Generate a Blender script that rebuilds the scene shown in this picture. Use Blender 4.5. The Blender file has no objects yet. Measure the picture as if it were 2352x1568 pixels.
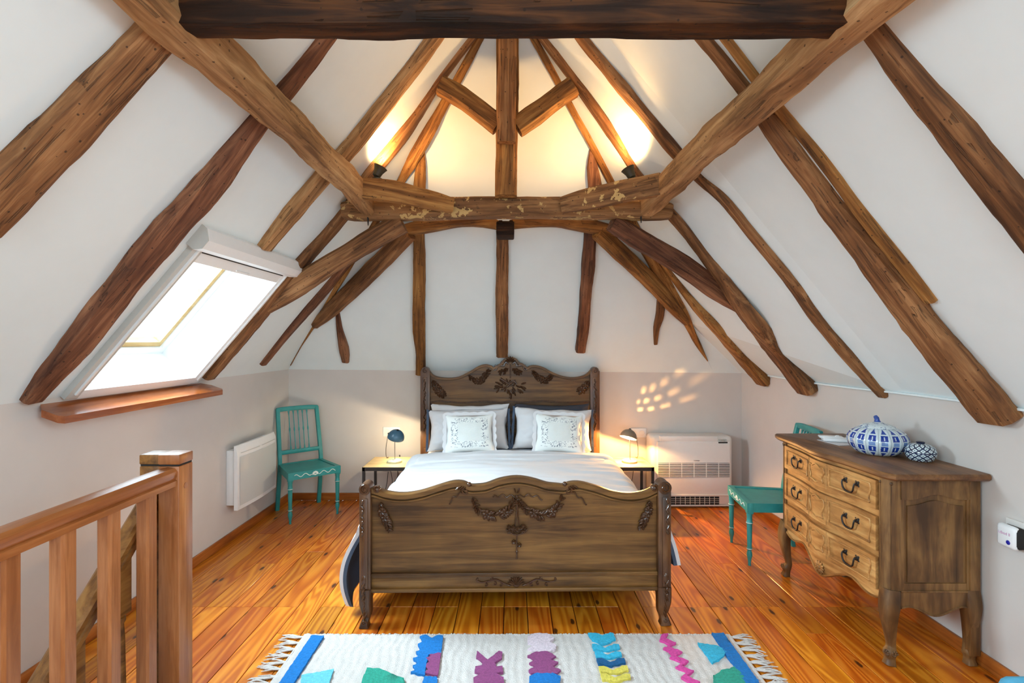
import bpy, bmesh, math, random
from mathutils import Vector, Matrix, Euler, noise
R = math.radians
sc = bpy.context.scene
col = sc.collection
# ------------------------------------------------------------------ camera / world / light / exposure
F, CX, CY, H = 1167.0, 1176.0, 784.0, 1.55          # focal length in pixels of the 2352x1568 frame, camera height
cam_d = bpy.data.cameras.new('camera'); cam_d.sensor_width = 36.0; cam_d.lens = 36.0*F/2352.0
cam_d.clip_start = 0.02
cam = bpy.data.objects.new('camera', cam_d); col.objects.link(cam)
cam.location = (0, 0, H); cam.rotation_euler = (R(90), 0, 0)
sc.camera = cam
world = bpy.data.worlds.new('overcast_sky'); sc.world = world; world.use_nodes = True
wb = world.node_tree.nodes['Background']; wb.inputs[0].default_value = (0.80, 0.92, 1.0, 1); wb.inputs[1].default_value = 3.0
sc.view_settings.view_transform = 'Standard'; sc.view_settings.look = 'None'
sc.view_settings.exposure = 0.2; sc.view_settings.gamma = 1.0; sc.view_settings.use_curve_mapping = False
try:
    sc.cycles.use_denoising = True
    sc.cycles.sample_clamp_indirect = 6.0
    sc.cycles.diffuse_bounces = 4; sc.cycles.max_bounces = 6; sc.cycles.glossy_bounces = 2
    sc.cycles.use_adaptive_sampling = True; sc.cycles.adaptive_threshold = 0.06
    sc.cycles.caustics_reflective = False; sc.cycles.caustics_refractive = False
except Exception: pass

# room planes ------------------------------------------------------------------
XL, XR, YB, YF = -2.19, 2.25, 4.98, -2.6
KL, KR, KB = 1.28, 1.245, 1.26
SL, SR, SB = 1.17, 1.20, 1.47
def nplane(n, c):
    n = Vector(n); l = n.length
    return (n/l, c/l)
PLANES = {'L': nplane((-SL, 0, 1), KL - SL*XL), 'R': nplane((SR, 0, 1), KR + SR*XR), 'B': nplane((0, SB, 1), KB + SB*YB)}
CAM = Vector((0, 0, H))
def ray(px, py): return Vector(((px-CX)/F, 1.0, (CY-py)/F))
def P(px, py, D): return CAM + ray(px, py)*D
def PP(px, py, pl, off=0.0):
    n, c = PLANES[pl]; d = ray(px, py)
    return CAM + d*((c - off - n.dot(CAM))/n.dot(d))
def G(px, py, z=0.0):
    d = ray(px, py); return CAM + d*((z-H)/d.z)
def lz(x): return KL + SL*(x-XL)
def rz(x): return KR + SR*(XR-x)

def daylight(name, center, normal, up, sx, sy, power=None, color=(0.645, 0.865, 1.0), spread=180):
    l = bpy.data.lights.new(name, 'AREA'); l.shape = 'RECTANGLE'; l.size = sx; l.size_y = sy
    if power is None: l.cycles.is_portal = True
    else: l.energy = power; l.color = color; l.spread = R(spread)
    o = bpy.data.objects.new(name, l); col.objects.link(o)
    z = -Vector(normal).normalized(); y = Vector(up); y = (y - z*y.dot(z)).normalized(); x = y.cross(z)
    m = Matrix((x, y, z)).transposed().to_4x4(); m.translation = center; o.matrix_world = m
    return o
nL, nR = PLANES['L'][0], PLANES['R'][0]
W1 = (2.53, 3.42, -2.165, -1.545)                       # skylight in view: y0, y1, x0, x1 on the left slope
W2 = (-1.3, 0.35, -2.0, -1.0)                           # left skylight added out of view behind the camera for fill light
W3 = (-1.3, 0.35, 1.05, 2.05)                           # right skylight behind the camera, also added to fill the room
def slope_pt(side, x, y, out=0.0):
    z = lz(x) if side == 'L' else rz(x); n = nL if side == 'L' else nR
    return Vector((x, y, z)) + n*out
def sky_light(name, side, w, power, out, spread=180):
    c = slope_pt(side, (w[2]+w[3])/2, (w[0]+w[1])/2, out); n = nL if side == 'L' else nR
    s = SL if side == 'L' else SR
    daylight(name, c, -n, (0, 1, 0), abs(w[3]-w[2])*math.sqrt(1+s*s), w[1]-w[0], power, spread=spread)
DAY1, FILL2, FILL3, FILLG = 64.0, 84.0, 84.0, 34.0  # first power is the skylight in view, the others are fill from added windows
sky_light('skylight_day_or_fill', 'L', W1, DAY1, 0.36, 105)
sky_light('skylight_day_or_fill', 'L', W2, FILL2, 0.21)  # fill light at the added left skylight, unseen behind the camera
sky_light('skylight_day_or_fill', 'R', W3, FILL3, 0.21)  # same fill on the right, through the skylight added out of view
GW = (-0.8, 0.8, 0.9, 2.3)  # opening of the added gable window behind the camera
daylight('fill_window_light', (0, YF-0.05, 1.6), (0, 1, 0), (0, 0, 1), 1.6, 1.4, FILLG)  # fill area light standing in the added gable window

# ------------------------------------------------------------------ materials
MATS = {}
def srgb(r, g, b):
    f = lambda c: (c/255/12.92) if c/255 <= 0.04045 else ((c/255+0.055)/1.055)**2.4
    return (f(r), f(g), f(b), 1)
class NT:
    def __init__(s, name):
        s.m = bpy.data.materials.new(name); s.m.use_nodes = True; s.t = s.m.node_tree; s.n = s.t.nodes
        s.b = s.n['Principled BSDF']; MATS[name] = s.m
    def node(s, typ, **kw):
        o = s.n.new(typ)
        for k, v in kw.items():
            if k in o.inputs.keys() if isinstance(k, str) else False: s.set(o.inputs[k], v)
            else: setattr(o, k, v)
        return o
    def set(s, sock, v):
        if hasattr(v, 'is_output') or isinstance(v, bpy.types.NodeSocket): s.t.links.new(v, sock)
        else: sock.default_value = v
    def coord(s, out='Object'): return s.n.new('ShaderNodeTexCoord').outputs[out]
    def mapping(s, vec, scale=(1, 1, 1), loc=(0, 0, 0), rot=(0, 0, 0)):
        o = s.n.new('ShaderNodeMapping'); s.set(o.inputs['Vector'], vec)
        s.set(o.inputs['Scale'], scale); s.set(o.inputs['Location'], loc); s.set(o.inputs['Rotation'], rot); return o.outputs[0]
    def noise(s, vec, scale=5, detail=4, rough=0.55, dist=0.0):
        o = s.n.new('ShaderNodeTexNoise'); s.set(o.inputs['Vector'], vec)
        o.inputs['Scale'].default_value = scale; o.inputs['Detail'].default_value = detail
        o.inputs['Roughness'].default_value = rough; o.inputs['Distortion'].default_value = dist; return o.outputs['Fac']
    def math(s, op, a, b=0.0, c=None, clamp=False):
        o = s.n.new('ShaderNodeMath'); o.operation = op; o.use_clamp = clamp
        s.set(o.inputs[0], a); s.set(o.inputs[1], b)
        if c is not None: s.set(o.inputs[2], c)
        return o.outputs[0]
    def ramp(s, fac, stops, interp='LINEAR'):
        o = s.n.new('ShaderNodeValToRGB'); s.set(o.inputs[0], fac); e = o.color_ramp; e.interpolation = interp
        while len(e.elements) < len(stops): e.elements.new(0.5)
        for el, (p, c) in zip(e.elements, stops):
            el.position = p; el.color = c if len(c) == 4 else (*c, 1)
        return o.outputs[0]
    def mix(s, fac, a, b, typ='MIX'):
        o = s.n.new('ShaderNodeMix'); o.data_type = 'RGBA'; o.blend_type = typ
        s.set(o.inputs[0], fac); s.set(o.inputs[6], a); s.set(o.inputs[7], b); return o.outputs[2]
    def rand(s): return s.n.new('ShaderNodeObjectInfo').outputs['Random']
    def combine(s, x, y, z):
        o = s.n.new('ShaderNodeCombineXYZ'); s.set(o.inputs[0], x); s.set(o.inputs[1], y); s.set(o.inputs[2], z); return o.outputs[0]
    def sep(s, v):
        o = s.n.new('ShaderNodeSeparateXYZ'); s.set(o.inputs[0], v); return o.outputs
    def vadd(s, a, b):
        o = s.n.new('ShaderNodeVectorMath'); o.operation = 'ADD'; s.set(o.inputs[0], a); s.set(o.inputs[1], b); return o.outputs[0]
    def bump(s, h, strength=0.3, dist=0.01):
        o = s.n.new('ShaderNodeBump'); o.inputs['Strength'].default_value = strength; o.inputs['Distance'].default_value = dist
        s.set(o.inputs['Height'], h); s.t.links.new(o.outputs[0], s.b.inputs['Normal'])
    def out(s, color=None, rough=None, **kw):
        if color is not None: s.set(s.b.inputs['Base Color'], color)
        if rough is not None: s.set(s.b.inputs['Roughness'], rough)
        for k, v in kw.items(): s.set(s.b.inputs[k.replace('_', ' ')], v)
        return s.m
def plain(name, rgb, rough=0.5, noise_amt=0.06, nscale=30, bump=0.0, **kw):
    t = NT(name); v = t.coord(); c = srgb(*rgb); n = t.noise(v, nscale, 3)
    lo = tuple(x*(1-noise_amt) for x in c[:3]); hi = tuple(min(1, x*(1+noise_amt)) for x in c[:3])
    colr = t.ramp(n, [(0.3, lo), (0.7, hi)])
    if bump: t.bump(t.noise(v, nscale*3, 3), bump, 0.004)
    return t.out(colr, rough, **kw)
def oldwood(name, dark, mid, light, axis=0, rough=0.7, grain=16.0, along=1.1, patch=2.5, bump=0.5, crack=0.6, spec=0.3, vary=0.25, worm=True, fleck=False):
    t = NT(name); v = t.coord(); r = t.rand()
    off = t.math('MULTIPLY', r, 37.0); v = t.vadd(v, t.combine(off, t.math('MULTIPLY', r, 11.0), off))
    s = [grain]*3; s[axis] = along
    g = t.noise(t.mapping(v, tuple(s)), 1.6, 4, 0.66, 0.6)
    s2 = [grain*2.6]*3; s2[axis] = along*0.8
    fine = t.noise(t.mapping(v, tuple(s2)), 2.0, 2, 0.6)
    pt = t.noise(v, patch, 3)
    fac = t.math('ADD', t.math('MULTIPLY', g, 0.65), t.math('MULTIPLY', pt, 0.35))
    c = t.ramp(fac, [(0.38, srgb(*dark)), (0.5, srgb(*mid)), (0.62, srgb(*light))])
    s3 = [grain*0.8]*3; s3[axis] = along*0.45
    ck = t.noise(t.mapping(v, tuple(s3), (3.1, 1.7, 5.2)), 1.8, 3, 0.5, 0.4)
    ckl = t.math('SUBTRACT', 1.0, t.math('MULTIPLY', t.math('ABSOLUTE', t.math('SUBTRACT', ck, 0.5)), 42.0), clamp=True)
    ckm = t.math('MULTIPLY', ckl, t.math('GREATER_THAN', t.noise(v, patch*1.7, 2), 0.52))
    c = t.mix(t.math('MULTIPLY', ckm, crack), c, (0.02, 0.009, 0.004, 1))
    c = t.mix(t.math('MULTIPLY', fine, 0.35), c, srgb(*dark))
    if worm:
        vo = t.n.new('ShaderNodeTexVoronoi'); t.set(vo.inputs['Vector'], v); vo.inputs['Scale'].default_value = 26
        c = t.mix(t.math('MULTIPLY', t.math('LESS_THAN', vo.outputs['Distance'], 0.11), 0.75), c, (0.012, 0.006, 0.003, 1))
    if fleck:
        fk = t.math('MULTIPLY', t.math('GREATER_THAN', t.noise(v, 13.0, 4, 0.65), 0.56), t.math('GREATER_THAN', t.noise(v, 3.1, 1), 0.47))
        c = t.mix(t.math('MULTIPLY', fk, 0.75), c, srgb(212, 178, 116))
    if vary:
        hs = t.n.new('ShaderNodeHueSaturation'); t.set(hs.inputs['Color'], c)
        t.set(hs.inputs['Value'], t.math('ADD', 1.0-vary*0.5, t.math('MULTIPLY', r, vary))); c = hs.outputs[0]
    h = t.math('SUBTRACT', t.math('ADD', g, t.math('MULTIPLY', fine, 0.5)), t.math('MULTIPLY', ckm, 0.8))
    t.bump(h, bump, 0.012)
    t.b.inputs['Specular IOR Level'].default_value = spec
    return t.out(c, rough)

plain('plaster_white', (226, 235, 236), 0.9, 0.015, 6, 0.05)
plain('paint_taupe', (210, 203, 197), 0.9, 0.02, 5, 0.06)
oldwood('oak_rafter', (78, 48, 27), (132, 88, 52), (174, 126, 82))
oldwood('oak_pale', (112, 78, 46), (168, 124, 80), (204, 164, 116), patch=1.8)
oldwood('oak_gold', (90, 54, 22), (146, 98, 48), (186, 136, 76))
oldwood('oak_fleck', (92, 60, 34), (144, 102, 62), (180, 136, 90), patch=1.8, fleck=True)
oldwood('oak_dark', (16, 8, 4), (42, 23, 11), (86, 50, 22), rough=0.65, grain=12, crack=0.9, spec=0.15)
oldwood('oak_red', (70, 38, 24), (118, 74, 50), (160, 110, 78))
oldwood('walnut_x', (62, 38, 16), (104, 70, 34), (136, 96, 50), axis=0, rough=0.40, grain=13, along=0.8, patch=2.4, bump=0.08, crack=0.15, spec=0.35, vary=0.0, worm=False)
oldwood('walnut_z', (50, 30, 16), (92, 58, 34), (124, 84, 50), axis=2, rough=0.36, grain=9, patch=3.0, bump=0.08, crack=0.15, spec=0.5, vary=0.0, worm=False)
plain('walnut_carved', (76, 48, 29), 0.20, 0.35, 60)
oldwood('chest_y', (122, 80, 40), (184, 132, 74), (222, 174, 108), axis=1, rough=0.48, grain=9, patch=5.0, bump=0.08, crack=0.15, spec=0.4, vary=0.12, worm=False)
oldwood('chest_z', (70, 46, 26), (112, 78, 44), (150, 110, 64), axis=2, rough=0.5, grain=8, patch=4.5, bump=0.08, crack=0.12, spec=0.4, vary=0.0, worm=False)
oldwood('chest_top', (74, 46, 26), (112, 74, 44), (146, 102, 62), axis=1, rough=0.4, grain=9, patch=3.0, bump=0.06, crack=0.15, spec=0.4, vary=0.0, worm=False)
oldwood('rail_y', (138, 78, 36), (158, 94, 48), (176, 112, 64), axis=1, rough=0.32, grain=30, along=2.0, bump=0.05, crack=0.0, spec=0.5, vary=0.08, worm=False)
oldwood('rail_z', (138, 80, 40), (160, 98, 54), (180, 118, 72), axis=2, rough=0.36, grain=30, along=2.0, bump=0.05, crack=0.0, spec=0.5, vary=0.12, worm=False)
oldwood('stair_wood', (92, 54, 22), (140, 92, 42), (166, 116, 60), axis=1, rough=0.4, grain=14, bump=0.05, crack=0.0, spec=0.4, vary=0.05, worm=False)
oldwood('sill_wood', (138, 70, 32), (164, 90, 46), (184, 110, 62), axis=1, rough=0.18, grain=14, bump=0.03, crack=0.0, spec=0.6, vary=0.0, worm=False)
oldwood('light_pine', (214, 178, 120), (230, 198, 142), (240, 212, 160), axis=0, rough=0.45, grain=10, bump=0.03, crack=0.0, spec=0.3, vary=0.05, worm=False)
oldwood('sash_pine', (176, 140, 84), (198, 166, 112), (214, 188, 140), axis=1, rough=0.5, grain=10, bump=0.02, crack=0.0, spec=0.3, vary=0.0, worm=False)
plain('teal_paint', (46, 142, 140), 0.42, 0.10, 14, 0.05)
plain('white_paint_line', (222, 232, 226), 0.6)
plain('linen_white', (218, 216, 217), 0.95, 0.015, 8)
plain('slate_cotton', (70, 84, 104), 0.9, 0.08, 20)
plain('charcoal_cotton', (58, 58, 66), 0.9, 0.08, 20)
plain('white_plastic', (236, 236, 236), 0.35, 0.01)
plain('cream_plastic', (232, 226, 220), 0.4, 0.01)
plain('grey_grille', (206, 208, 206), 0.5, 0.02, 200)
plain('white_lacquer', (236, 238, 238), 0.3, 0.01)
plain('grey_lacquer', (196, 196, 190), 0.4, 0.02)
plain('black_metal', (30, 28, 27), 0.45, 0.1, metallic=0) if False else plain('black_metal', (34, 31, 30), 0.5, 0.1)
plain('dark_slot', (26, 22, 19), 0.8, 0.1)
plain('iron_black', (26, 24, 24), 0.42, 0.15)
plain('steel', (190, 190, 186), 0.25, 0.03, Metallic=1.0)
plain('lamp_blue', (62, 100, 122), 0.28, 0.03)
plain('lamp_sage', (172, 186, 168), 0.3, 0.03)
plain('lamp_grey', (128, 112, 94), 0.3, 0.03)
plain('lamp_cream', (226, 208, 168), 0.35, 0.03)
plain('cable_black', (24, 24, 26), 0.5, 0.1)
plain('cable_grey', (150, 156, 160), 0.5, 0.1)
plain('spot_olive', (58, 52, 34), 0.5, 0.1)
plain('rug_wool', (200, 192, 186), 0.98, 0.05, 60, 0.9)
for nm, c in dict(tuft_blue=(14, 112, 184), tuft_sky=(104, 188, 216), tuft_turquoise=(52, 172, 206), tuft_green=(42, 150, 128), tuft_plum=(140, 68, 116), tuft_pale=(216, 198, 206), tuft_navy=(14, 84, 132), tuft_yellow=(216, 198, 84), tuft_pink=(214, 72, 150)).items():
    plain(nm, c, 0.98, 0.18, 90, 1.0)
plain('blue_fabric', (84, 168, 204), 0.95, 0.06, 60, 0.3)
plain('red_print', (206, 150, 186), 0.6)
plain('dark_print', (70, 58, 54), 0.6)
plain('blue_dot', (22, 26, 150), 0.3)
plain('green_slot', (40, 70, 50), 0.6)
def glow(name, rgb, strength):
    t = NT(name); t.out((0.9, 0.9, 0.9, 1), 0.5); t.b.inputs['Emission Color'].default_value = (*rgb, 1); t.b.inputs['Emission Strength'].default_value = strength
glow('bulb_warm', (1.0, 0.72, 0.36), 14.0)
glow('bulb_cool', (1.0, 0.86, 0.62), 10.0)
glow('bulb_spot', (1.0, 0.74, 0.40), 40.0)
t = NT('window_glass'); tr = t.n.new('ShaderNodeBsdfTransparent'); gl = t.n.new('ShaderNodeBsdfGlossy'); gl.inputs['Roughness'].default_value = 0.02
mx = t.n.new('ShaderNodeMixShader'); mx.inputs[0].default_value = 0.05; t.t.links.new(tr.outputs[0], mx.inputs[1]); t.t.links.new(gl.outputs[0], mx.inputs[2])
t.t.links.new(mx.outputs[0], t.n['Material Output'].inputs['Surface'])

def floor_mat():
    t = NT('pine_floor'); v = t.coord(); r = t.rand()
    o1 = t.math('MULTIPLY', r, 53.0); o2 = t.math('MULTIPLY', r, 19.0)
    v = t.vadd(v, t.combine(o1, o2, 0.0))
    ring = t.noise(t.mapping(v, (4.2, 0.42, 1)), 1.5, 1, 0.4, 0.3)
    rg = t.math('SINE', t.math('MULTIPLY', ring, 85.0))
    streak = t.noise(t.mapping(v, (60, 1.0, 1)), 1.0, 2, 0.5)
    base = t.ramp(t.math('ADD', t.math('MULTIPLY', rg, 0.20), t.math('ADD', 0.32, t.math('MULTIPLY', streak, 0.36))),
                  [(0.15, srgb(172, 80, 8)), (0.5, srgb(210, 120, 20)), (0.85, srgb(232, 152, 44))])
    tone = t.math('ADD', 0.70, t.math('MULTIPLY', t.math('FRACT', t.math('MULTIPLY', r, 17.3)), 0.45))
    hs = t.n.new('ShaderNodeHueSaturation'); t.set(hs.inputs['Color'], base); t.set(hs.inputs['Value'], tone)
    t.set(hs.inputs['Hue'], t.math('ADD', 0.488, t.math('MULTIPLY', r, 0.018)))
    vo = t.n.new('ShaderNodeTexVoronoi'); vo.voronoi_dimensions = '2D'
    t.set(vo.inputs['Vector'], t.mapping(v, (7.0, 2.6, 1))); vo.inputs['Scale'].default_value = 1.0
    d = t.math('ADD', vo.outputs['Distance'], t.math('MULTIPLY', t.math('SUBTRACT', t.noise(v, 40, 2), 0.5), 0.06))
    pick = t.math('GREATER_THAN', t.sep(vo.outputs['Color'])[0], 0.62)
    halo = t.math('MULTIPLY', pick, t.math('SUBTRACT', 1.0, t.math('MULTIPLY', d, 3.6), clamp=True))
    knot = t.math('MULTIPLY', pick, t.math('SUBTRACT', 1.0, t.math('MULTIPLY', t.math('SUBTRACT', d, 0.055), 28.0), clamp=True))
    c = t.mix(t.math('MULTIPLY', halo, 0.55), hs.outputs[0], srgb(150, 70, 18))
    c = t.mix(t.math('MULTIPLY', knot, 0.9), c, srgb(58, 26, 10))
    t.bump(t.math('ADD', rg, t.math('MULTIPLY', streak, 2.0)), 0.04, 0.004)
    t.b.inputs['Coat Weight'].default_value = 0.30; t.b.inputs['Coat Roughness'].default_value = 0.13
    return t.out(c, 0.34)
floor_mat()
oldwood('baseboard_x', (132, 66, 20), (172, 96, 36), (196, 120, 54), axis=0, rough=0.4, grain=16, bump=0.03, crack=0, spec=0.4, vary=0, worm=False)
oldwood('baseboard_y', (132, 66, 20), (172, 96, 36), (196, 120, 54), axis=1, rough=0.4, grain=16, bump=0.03, crack=0, spec=0.4, vary=0, worm=False)

def cushion_mat():
    t = NT('quilt_print'); v = t.coord('Generated'); s = t.sep(v)
    ax = t.math('ABSOLUTE', t.math('SUBTRACT', s[0], 0.5)); az = t.math('ABSOLUTE', t.math('SUBTRACT', s[2], 0.5))
    m = t.math('MAXIMUM', ax, az)
    band = t.math('MULTIPLY', t.math('GREATER_THAN', m, 0.235), t.math('LESS_THAN', m, 0.375))
    n = t.noise(t.mapping(v, (1, 0, 1)), 34, 3, 0.6, 1.2)
    n2 = t.noise(t.mapping(v, (1, 0, 1)), 9, 2)
    f = t.math('MULTIPLY', band, t.math('MULTIPLY', t.math('GREATER_THAN', n, 0.555), t.math('GREATER_THAN', n2, 0.44)))
    c = t.mix(f, srgb(234, 236, 232), srgb(88, 98, 116))
    lat = t.math('ADD', t.math('ABSOLUTE', t.math('SINE', t.math('MULTIPLY', t.math('ADD', s[0], s[2]), 110.0))), t.math('ABSOLUTE', t.math('SINE', t.math('MULTIPLY', t.math('SUBTRACT', s[0], s[2]), 110.0))))
    t.bump(t.math('MULTIPLY', lat, t.math('LESS_THAN', m, 0.235)), 0.5, 0.004)
    return t.out(c, 0.95)
cushion_mat()

def jar_mat():      # pumpkin jar: ribs with blue painted leaves; object z axis is the jar's axis
    t = NT('blue_white_jar'); v = t.coord(); s = t.sep(v); NR = 16
    ang = t.math('ARCTAN2', s[1], s[0]); u = t.math('FRACT', t.math('ADD', t.math('MULTIPLY', ang, NR/(2*math.pi)), 0.5))
    du = t.math('ABSOLUTE', t.math('SUBTRACT', u, 0.5))           # 0 at the middle of a rib
    zz = t.math('MULTIPLY', s[2], 1/0.148)
    zf = t.math('ABSOLUTE', t.math('SUBTRACT', zz, 0.50))
    wob = t.math('MULTIPLY', t.math('SUBTRACT', t.noise(t.combine(t.math('MULTIPLY', u, 3.0), t.math('MULTIPLY', zz, 8.0), 0.0), 3.0, 2), 0.5), 0.16)
    leaf = t.math('MULTIPLY', t.math('LESS_THAN', t.math('ADD', du, wob), 0.30), t.math('MULTIPLY', t.math('GREATER_THAN', zf, 0.09), t.math('LESS_THAN', zf, 0.29)))
    gap = t.math('MULTIPLY', t.math('LESS_THAN', du, 0.05), t.math('LESS_THAN', t.math('ABSOLUTE', t.math('SUBTRACT', zf, 0.19)), 0.06))
    leaf = t.math('MULTIPLY', leaf, t.math('SUBTRACT', 1.0, gap))
    tip = t.math('LESS_THAN', du, t.math('MULTIPLY', t.math('SUBTRACT', 0.50, zf), 1.6))
    tip = t.math('MULTIPLY', tip, t.math('GREATER_THAN', zf, 0.335))
    mid = t.math('MULTIPLY', t.math('LESS_THAN', t.math('ADD', du, wob), 0.27), t.math('LESS_THAN', zf, 0.065))
    line = t.math('GREATER_THAN', du, 0.475)
    c = t.mix(mid, srgb(206, 220, 226), srgb(112, 144, 196))
    c = t.mix(t.math('MAXIMUM', leaf, tip), c, srgb(20, 58, 150))
    c = t.mix(t.math('MULTIPLY', line, 0.6), c, srgb(70, 86, 110))
    t.out(c, 0.12); t.b.inputs['Coat Weight'].default_value = 0.5
    t = NT('diamond_jar'); v = t.coord(); s = t.sep(v)
    ang = t.math('ARCTAN2', s[1], s[0]); a = t.math('MULTIPLY', ang, 12/(2*math.pi)); b = t.math('MULTIPLY', s[2], 42.0)
    f1 = t.math('ABSOLUTE', t.math('SUBTRACT', t.math('FRACT', t.math('ADD', a, b)), 0.5)); f2 = t.math('ABSOLUTE', t.math('SUBTRACT', t.math('FRACT', t.math('SUBTRACT', a, b)), 0.5))
    lines = t.math('GREATER_THAN', t.math('MAXIMUM', f1, f2), 0.37)
    dot = t.math('LESS_THAN', t.math('MAXIMUM', f1, f2), 0.10)
    band = t.math('LESS_THAN', t.math('ABSOLUTE', t.math('SUBTRACT', s[2], 0.047)), 0.003)
    c = t.mix(t.math('MAXIMUM', t.math('MAXIMUM', lines, dot), band), srgb(208, 222, 226), srgb(22, 36, 72))
    t.out(c, 0.12); t.b.inputs['Coat Weight'].default_value = 0.5
jar_mat()
plain('jar_blue', (40, 74, 150), 0.15, 0.1)
plain('jar_ink', (20, 26, 56), 0.15, 0.1)
t = NT('jar_lid_print'); v = t.coord(); n = t.noise(v, 45, 3, 0.6, 1.0)
t.out(t.mix(t.math('GREATER_THAN', n, 0.58), srgb(210, 222, 226), srgb(96, 112, 150)), 0.12)
# ------------------------------------------------------------------ builders
def tag(o, label=None, cat=None, group=None, kind=None):
    if label: o['label'] = label
    if cat: o['category'] = cat
    if group: o['group'] = group
    if kind: o['kind'] = kind
    return o
def thing(name, label, cat, loc=(0, 0, 0), rz_=0.0, group=None, kind=None):
    o = bpy.data.objects.new(name, None); col.objects.link(o); o.location = loc; o.rotation_euler = (0, 0, rz_)
    o.empty_display_size = 0.05
    return tag(o, label, cat, group, kind)
def copy_tree(o, parent=None):
    c = o.copy(); col.objects.link(c); c.parent = parent
    for ch in list(o.children): copy_tree(ch, c)
    return c
def rootloc(o):
    while o is not None and o.parent is not None: o = o.parent
    return Vector(o.location) if o is not None else Vector((0, 0, 0))
class MB:
    def __init__(s): s.v, s.f, s.m = [], [], []
    def add(s, vs, fs, m=0):
        b = len(s.v); s.v += [Vector(q) for q in vs]; s.f += [tuple(i+b for i in f) for f in fs]; s.m += [m]*len(fs); return s
    def box(s, x0, x1, y0, y1, z0, z1, m=0, c=0.0):
        x0, x1 = min(x0, x1), max(x0, x1); y0, y1 = min(y0, y1), max(y0, y1); z0, z1 = min(z0, z1), max(z0, z1)
        if c <= 0:
            return s.add([(x, y, z) for x in (x0, x1) for y in (y0, y1) for z in (z0, z1)],
                         [(0, 1, 3, 2), (4, 6, 7, 5), (0, 4, 5, 1), (2, 3, 7, 6), (0, 2, 6, 4), (1, 5, 7, 3)], m)
        c = min(c, (x1-x0)*.49, (y1-y0)*.49, (z1-z0)*.49)
        bm = bmesh.new(); bmesh.ops.create_cube(bm, size=1.0)
        for q in bm.verts: q.co = Vector(((x0+x1)/2+q.co.x*(x1-x0), (y0+y1)/2+q.co.y*(y1-y0), (z0+z1)/2+q.co.z*(z1-z0)))
        bmesh.ops.bevel(bm, geom=bm.edges[:], offset=c, segments=2, profile=0.5, affect='EDGES')
        bm.verts.index_update(); s.add([q.co for q in bm.verts], [[q.index for q in f.verts] for f in bm.faces], m); bm.free(); return s
    def tube(s, pts, r, seg=8, m=0, cap=True, flat=None):
        pts = [Vector(p) for p in pts]; n = len(pts); rs = r if isinstance(r, (list, tuple)) else [r]*n
        t0 = (pts[1]-pts[0]).normalized(); ref = Vector((0, 0, 1)) if abs(t0.z) < 0.9 else Vector((1, 0, 0))
        nrm = (ref - t0*ref.dot(t0)).normalized(); vs, fs = [], []
        for i, p in enumerate(pts):
            t = (pts[min(i+1, n-1)]-pts[max(i-1, 0)]).normalized()
            nrm = (nrm - t*nrm.dot(t)); nrm = nrm.normalized() if nrm.length > 1e-6 else ref
            bn = t.cross(nrm)
            for k in range(seg):
                a = 2*math.pi*k/seg; vs.append(p + (nrm*math.cos(a) + bn*math.sin(a))*rs[i])
        for i in range(n-1):
            for k in range(seg):
                a, b = i*seg+k, i*seg+(k+1) % seg; fs.append((a, b, b+seg, a+seg))
        if cap: fs += [tuple(range(seg-1, -1, -1)), tuple((n-1)*seg+k for k in range(seg))]
        return s.add(vs, fs, m)
    def rod(s, pts, sx, sy, up, m=0):       # rectangular section swept along pts; sx across, sy along up; may be lists
        pts = [Vector(p) for p in pts]; n = len(pts); up = Vector(up)
        SX = sx if isinstance(sx, (list, tuple)) else [sx]*n; SY = sy if isinstance(sy, (list, tuple)) else [sy]*n
        vs, fs = [], []; k = 0.22
        ring = [(-1, -1+k), (-1+k, -1), (1-k, -1), (1, -1+k), (1, 1-k), (1-k, 1), (-1+k, 1), (-1, 1-k)]
        for i, p in enumerate(pts):
            t = (pts[min(i+1, n-1)]-pts[max(i-1, 0)]).normalized(); sd = t.cross(up).normalized(); u = sd.cross(t)
            for a, b in ring: vs.append(p + sd*(a*SX[i]/2) + u*(b*SY[i]/2))
        for i in range(n-1):
            for q in range(8):
                a, b = i*8+q, i*8+(q+1) % 8; fs.append((a, b, b+8, a+8))
        fs += [tuple(range(7, -1, -1)), tuple((n-1)*8+q for q in range(8))]
        return s.add(vs, fs, m)
    def lathe(s, prof, c=(0, 0, 0), seg=20, m=0, mat=None, rad=None):
        c = Vector(c); vs, fs = [], []; n = len(prof)
        for i, (r, z) in enumerate(prof):
            for k in range(seg):
                a = 2*math.pi*k/seg; rr = r*(rad(a, i) if rad else 1.0)
                q = Vector((rr*math.cos(a), rr*math.sin(a), z)); vs.append(c + (mat @ q if mat else q))
        for i in range(n-1):
            for k in range(seg):
                a, b = i*seg+k, i*seg+(k+1) % seg; fs.append((a, b, b+seg, a+seg))
        if prof[0][0] > 1e-5: fs.append(tuple(range(seg-1, -1, -1)))
        if prof[-1][0] > 1e-5: fs.append(tuple((n-1)*seg+k for k in range(seg)))
        return s.add(vs, fs, m)
    def prism(s, poly, fn, d0, d1, m=0):    # poly: 2D points; fn(u, v, d) -> 3D
        n = len(poly); vs = [fn(u, w, d0) for u, w in poly] + [fn(u, w, d1) for u, w in poly]
        fs = [tuple(range(n)), tuple(range(2*n-1, n-1, -1))] + [(i, i+n, (i+1) % n+n, (i+1) % n) for i in range(n)]
        return s.add(vs, fs, m)
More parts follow.
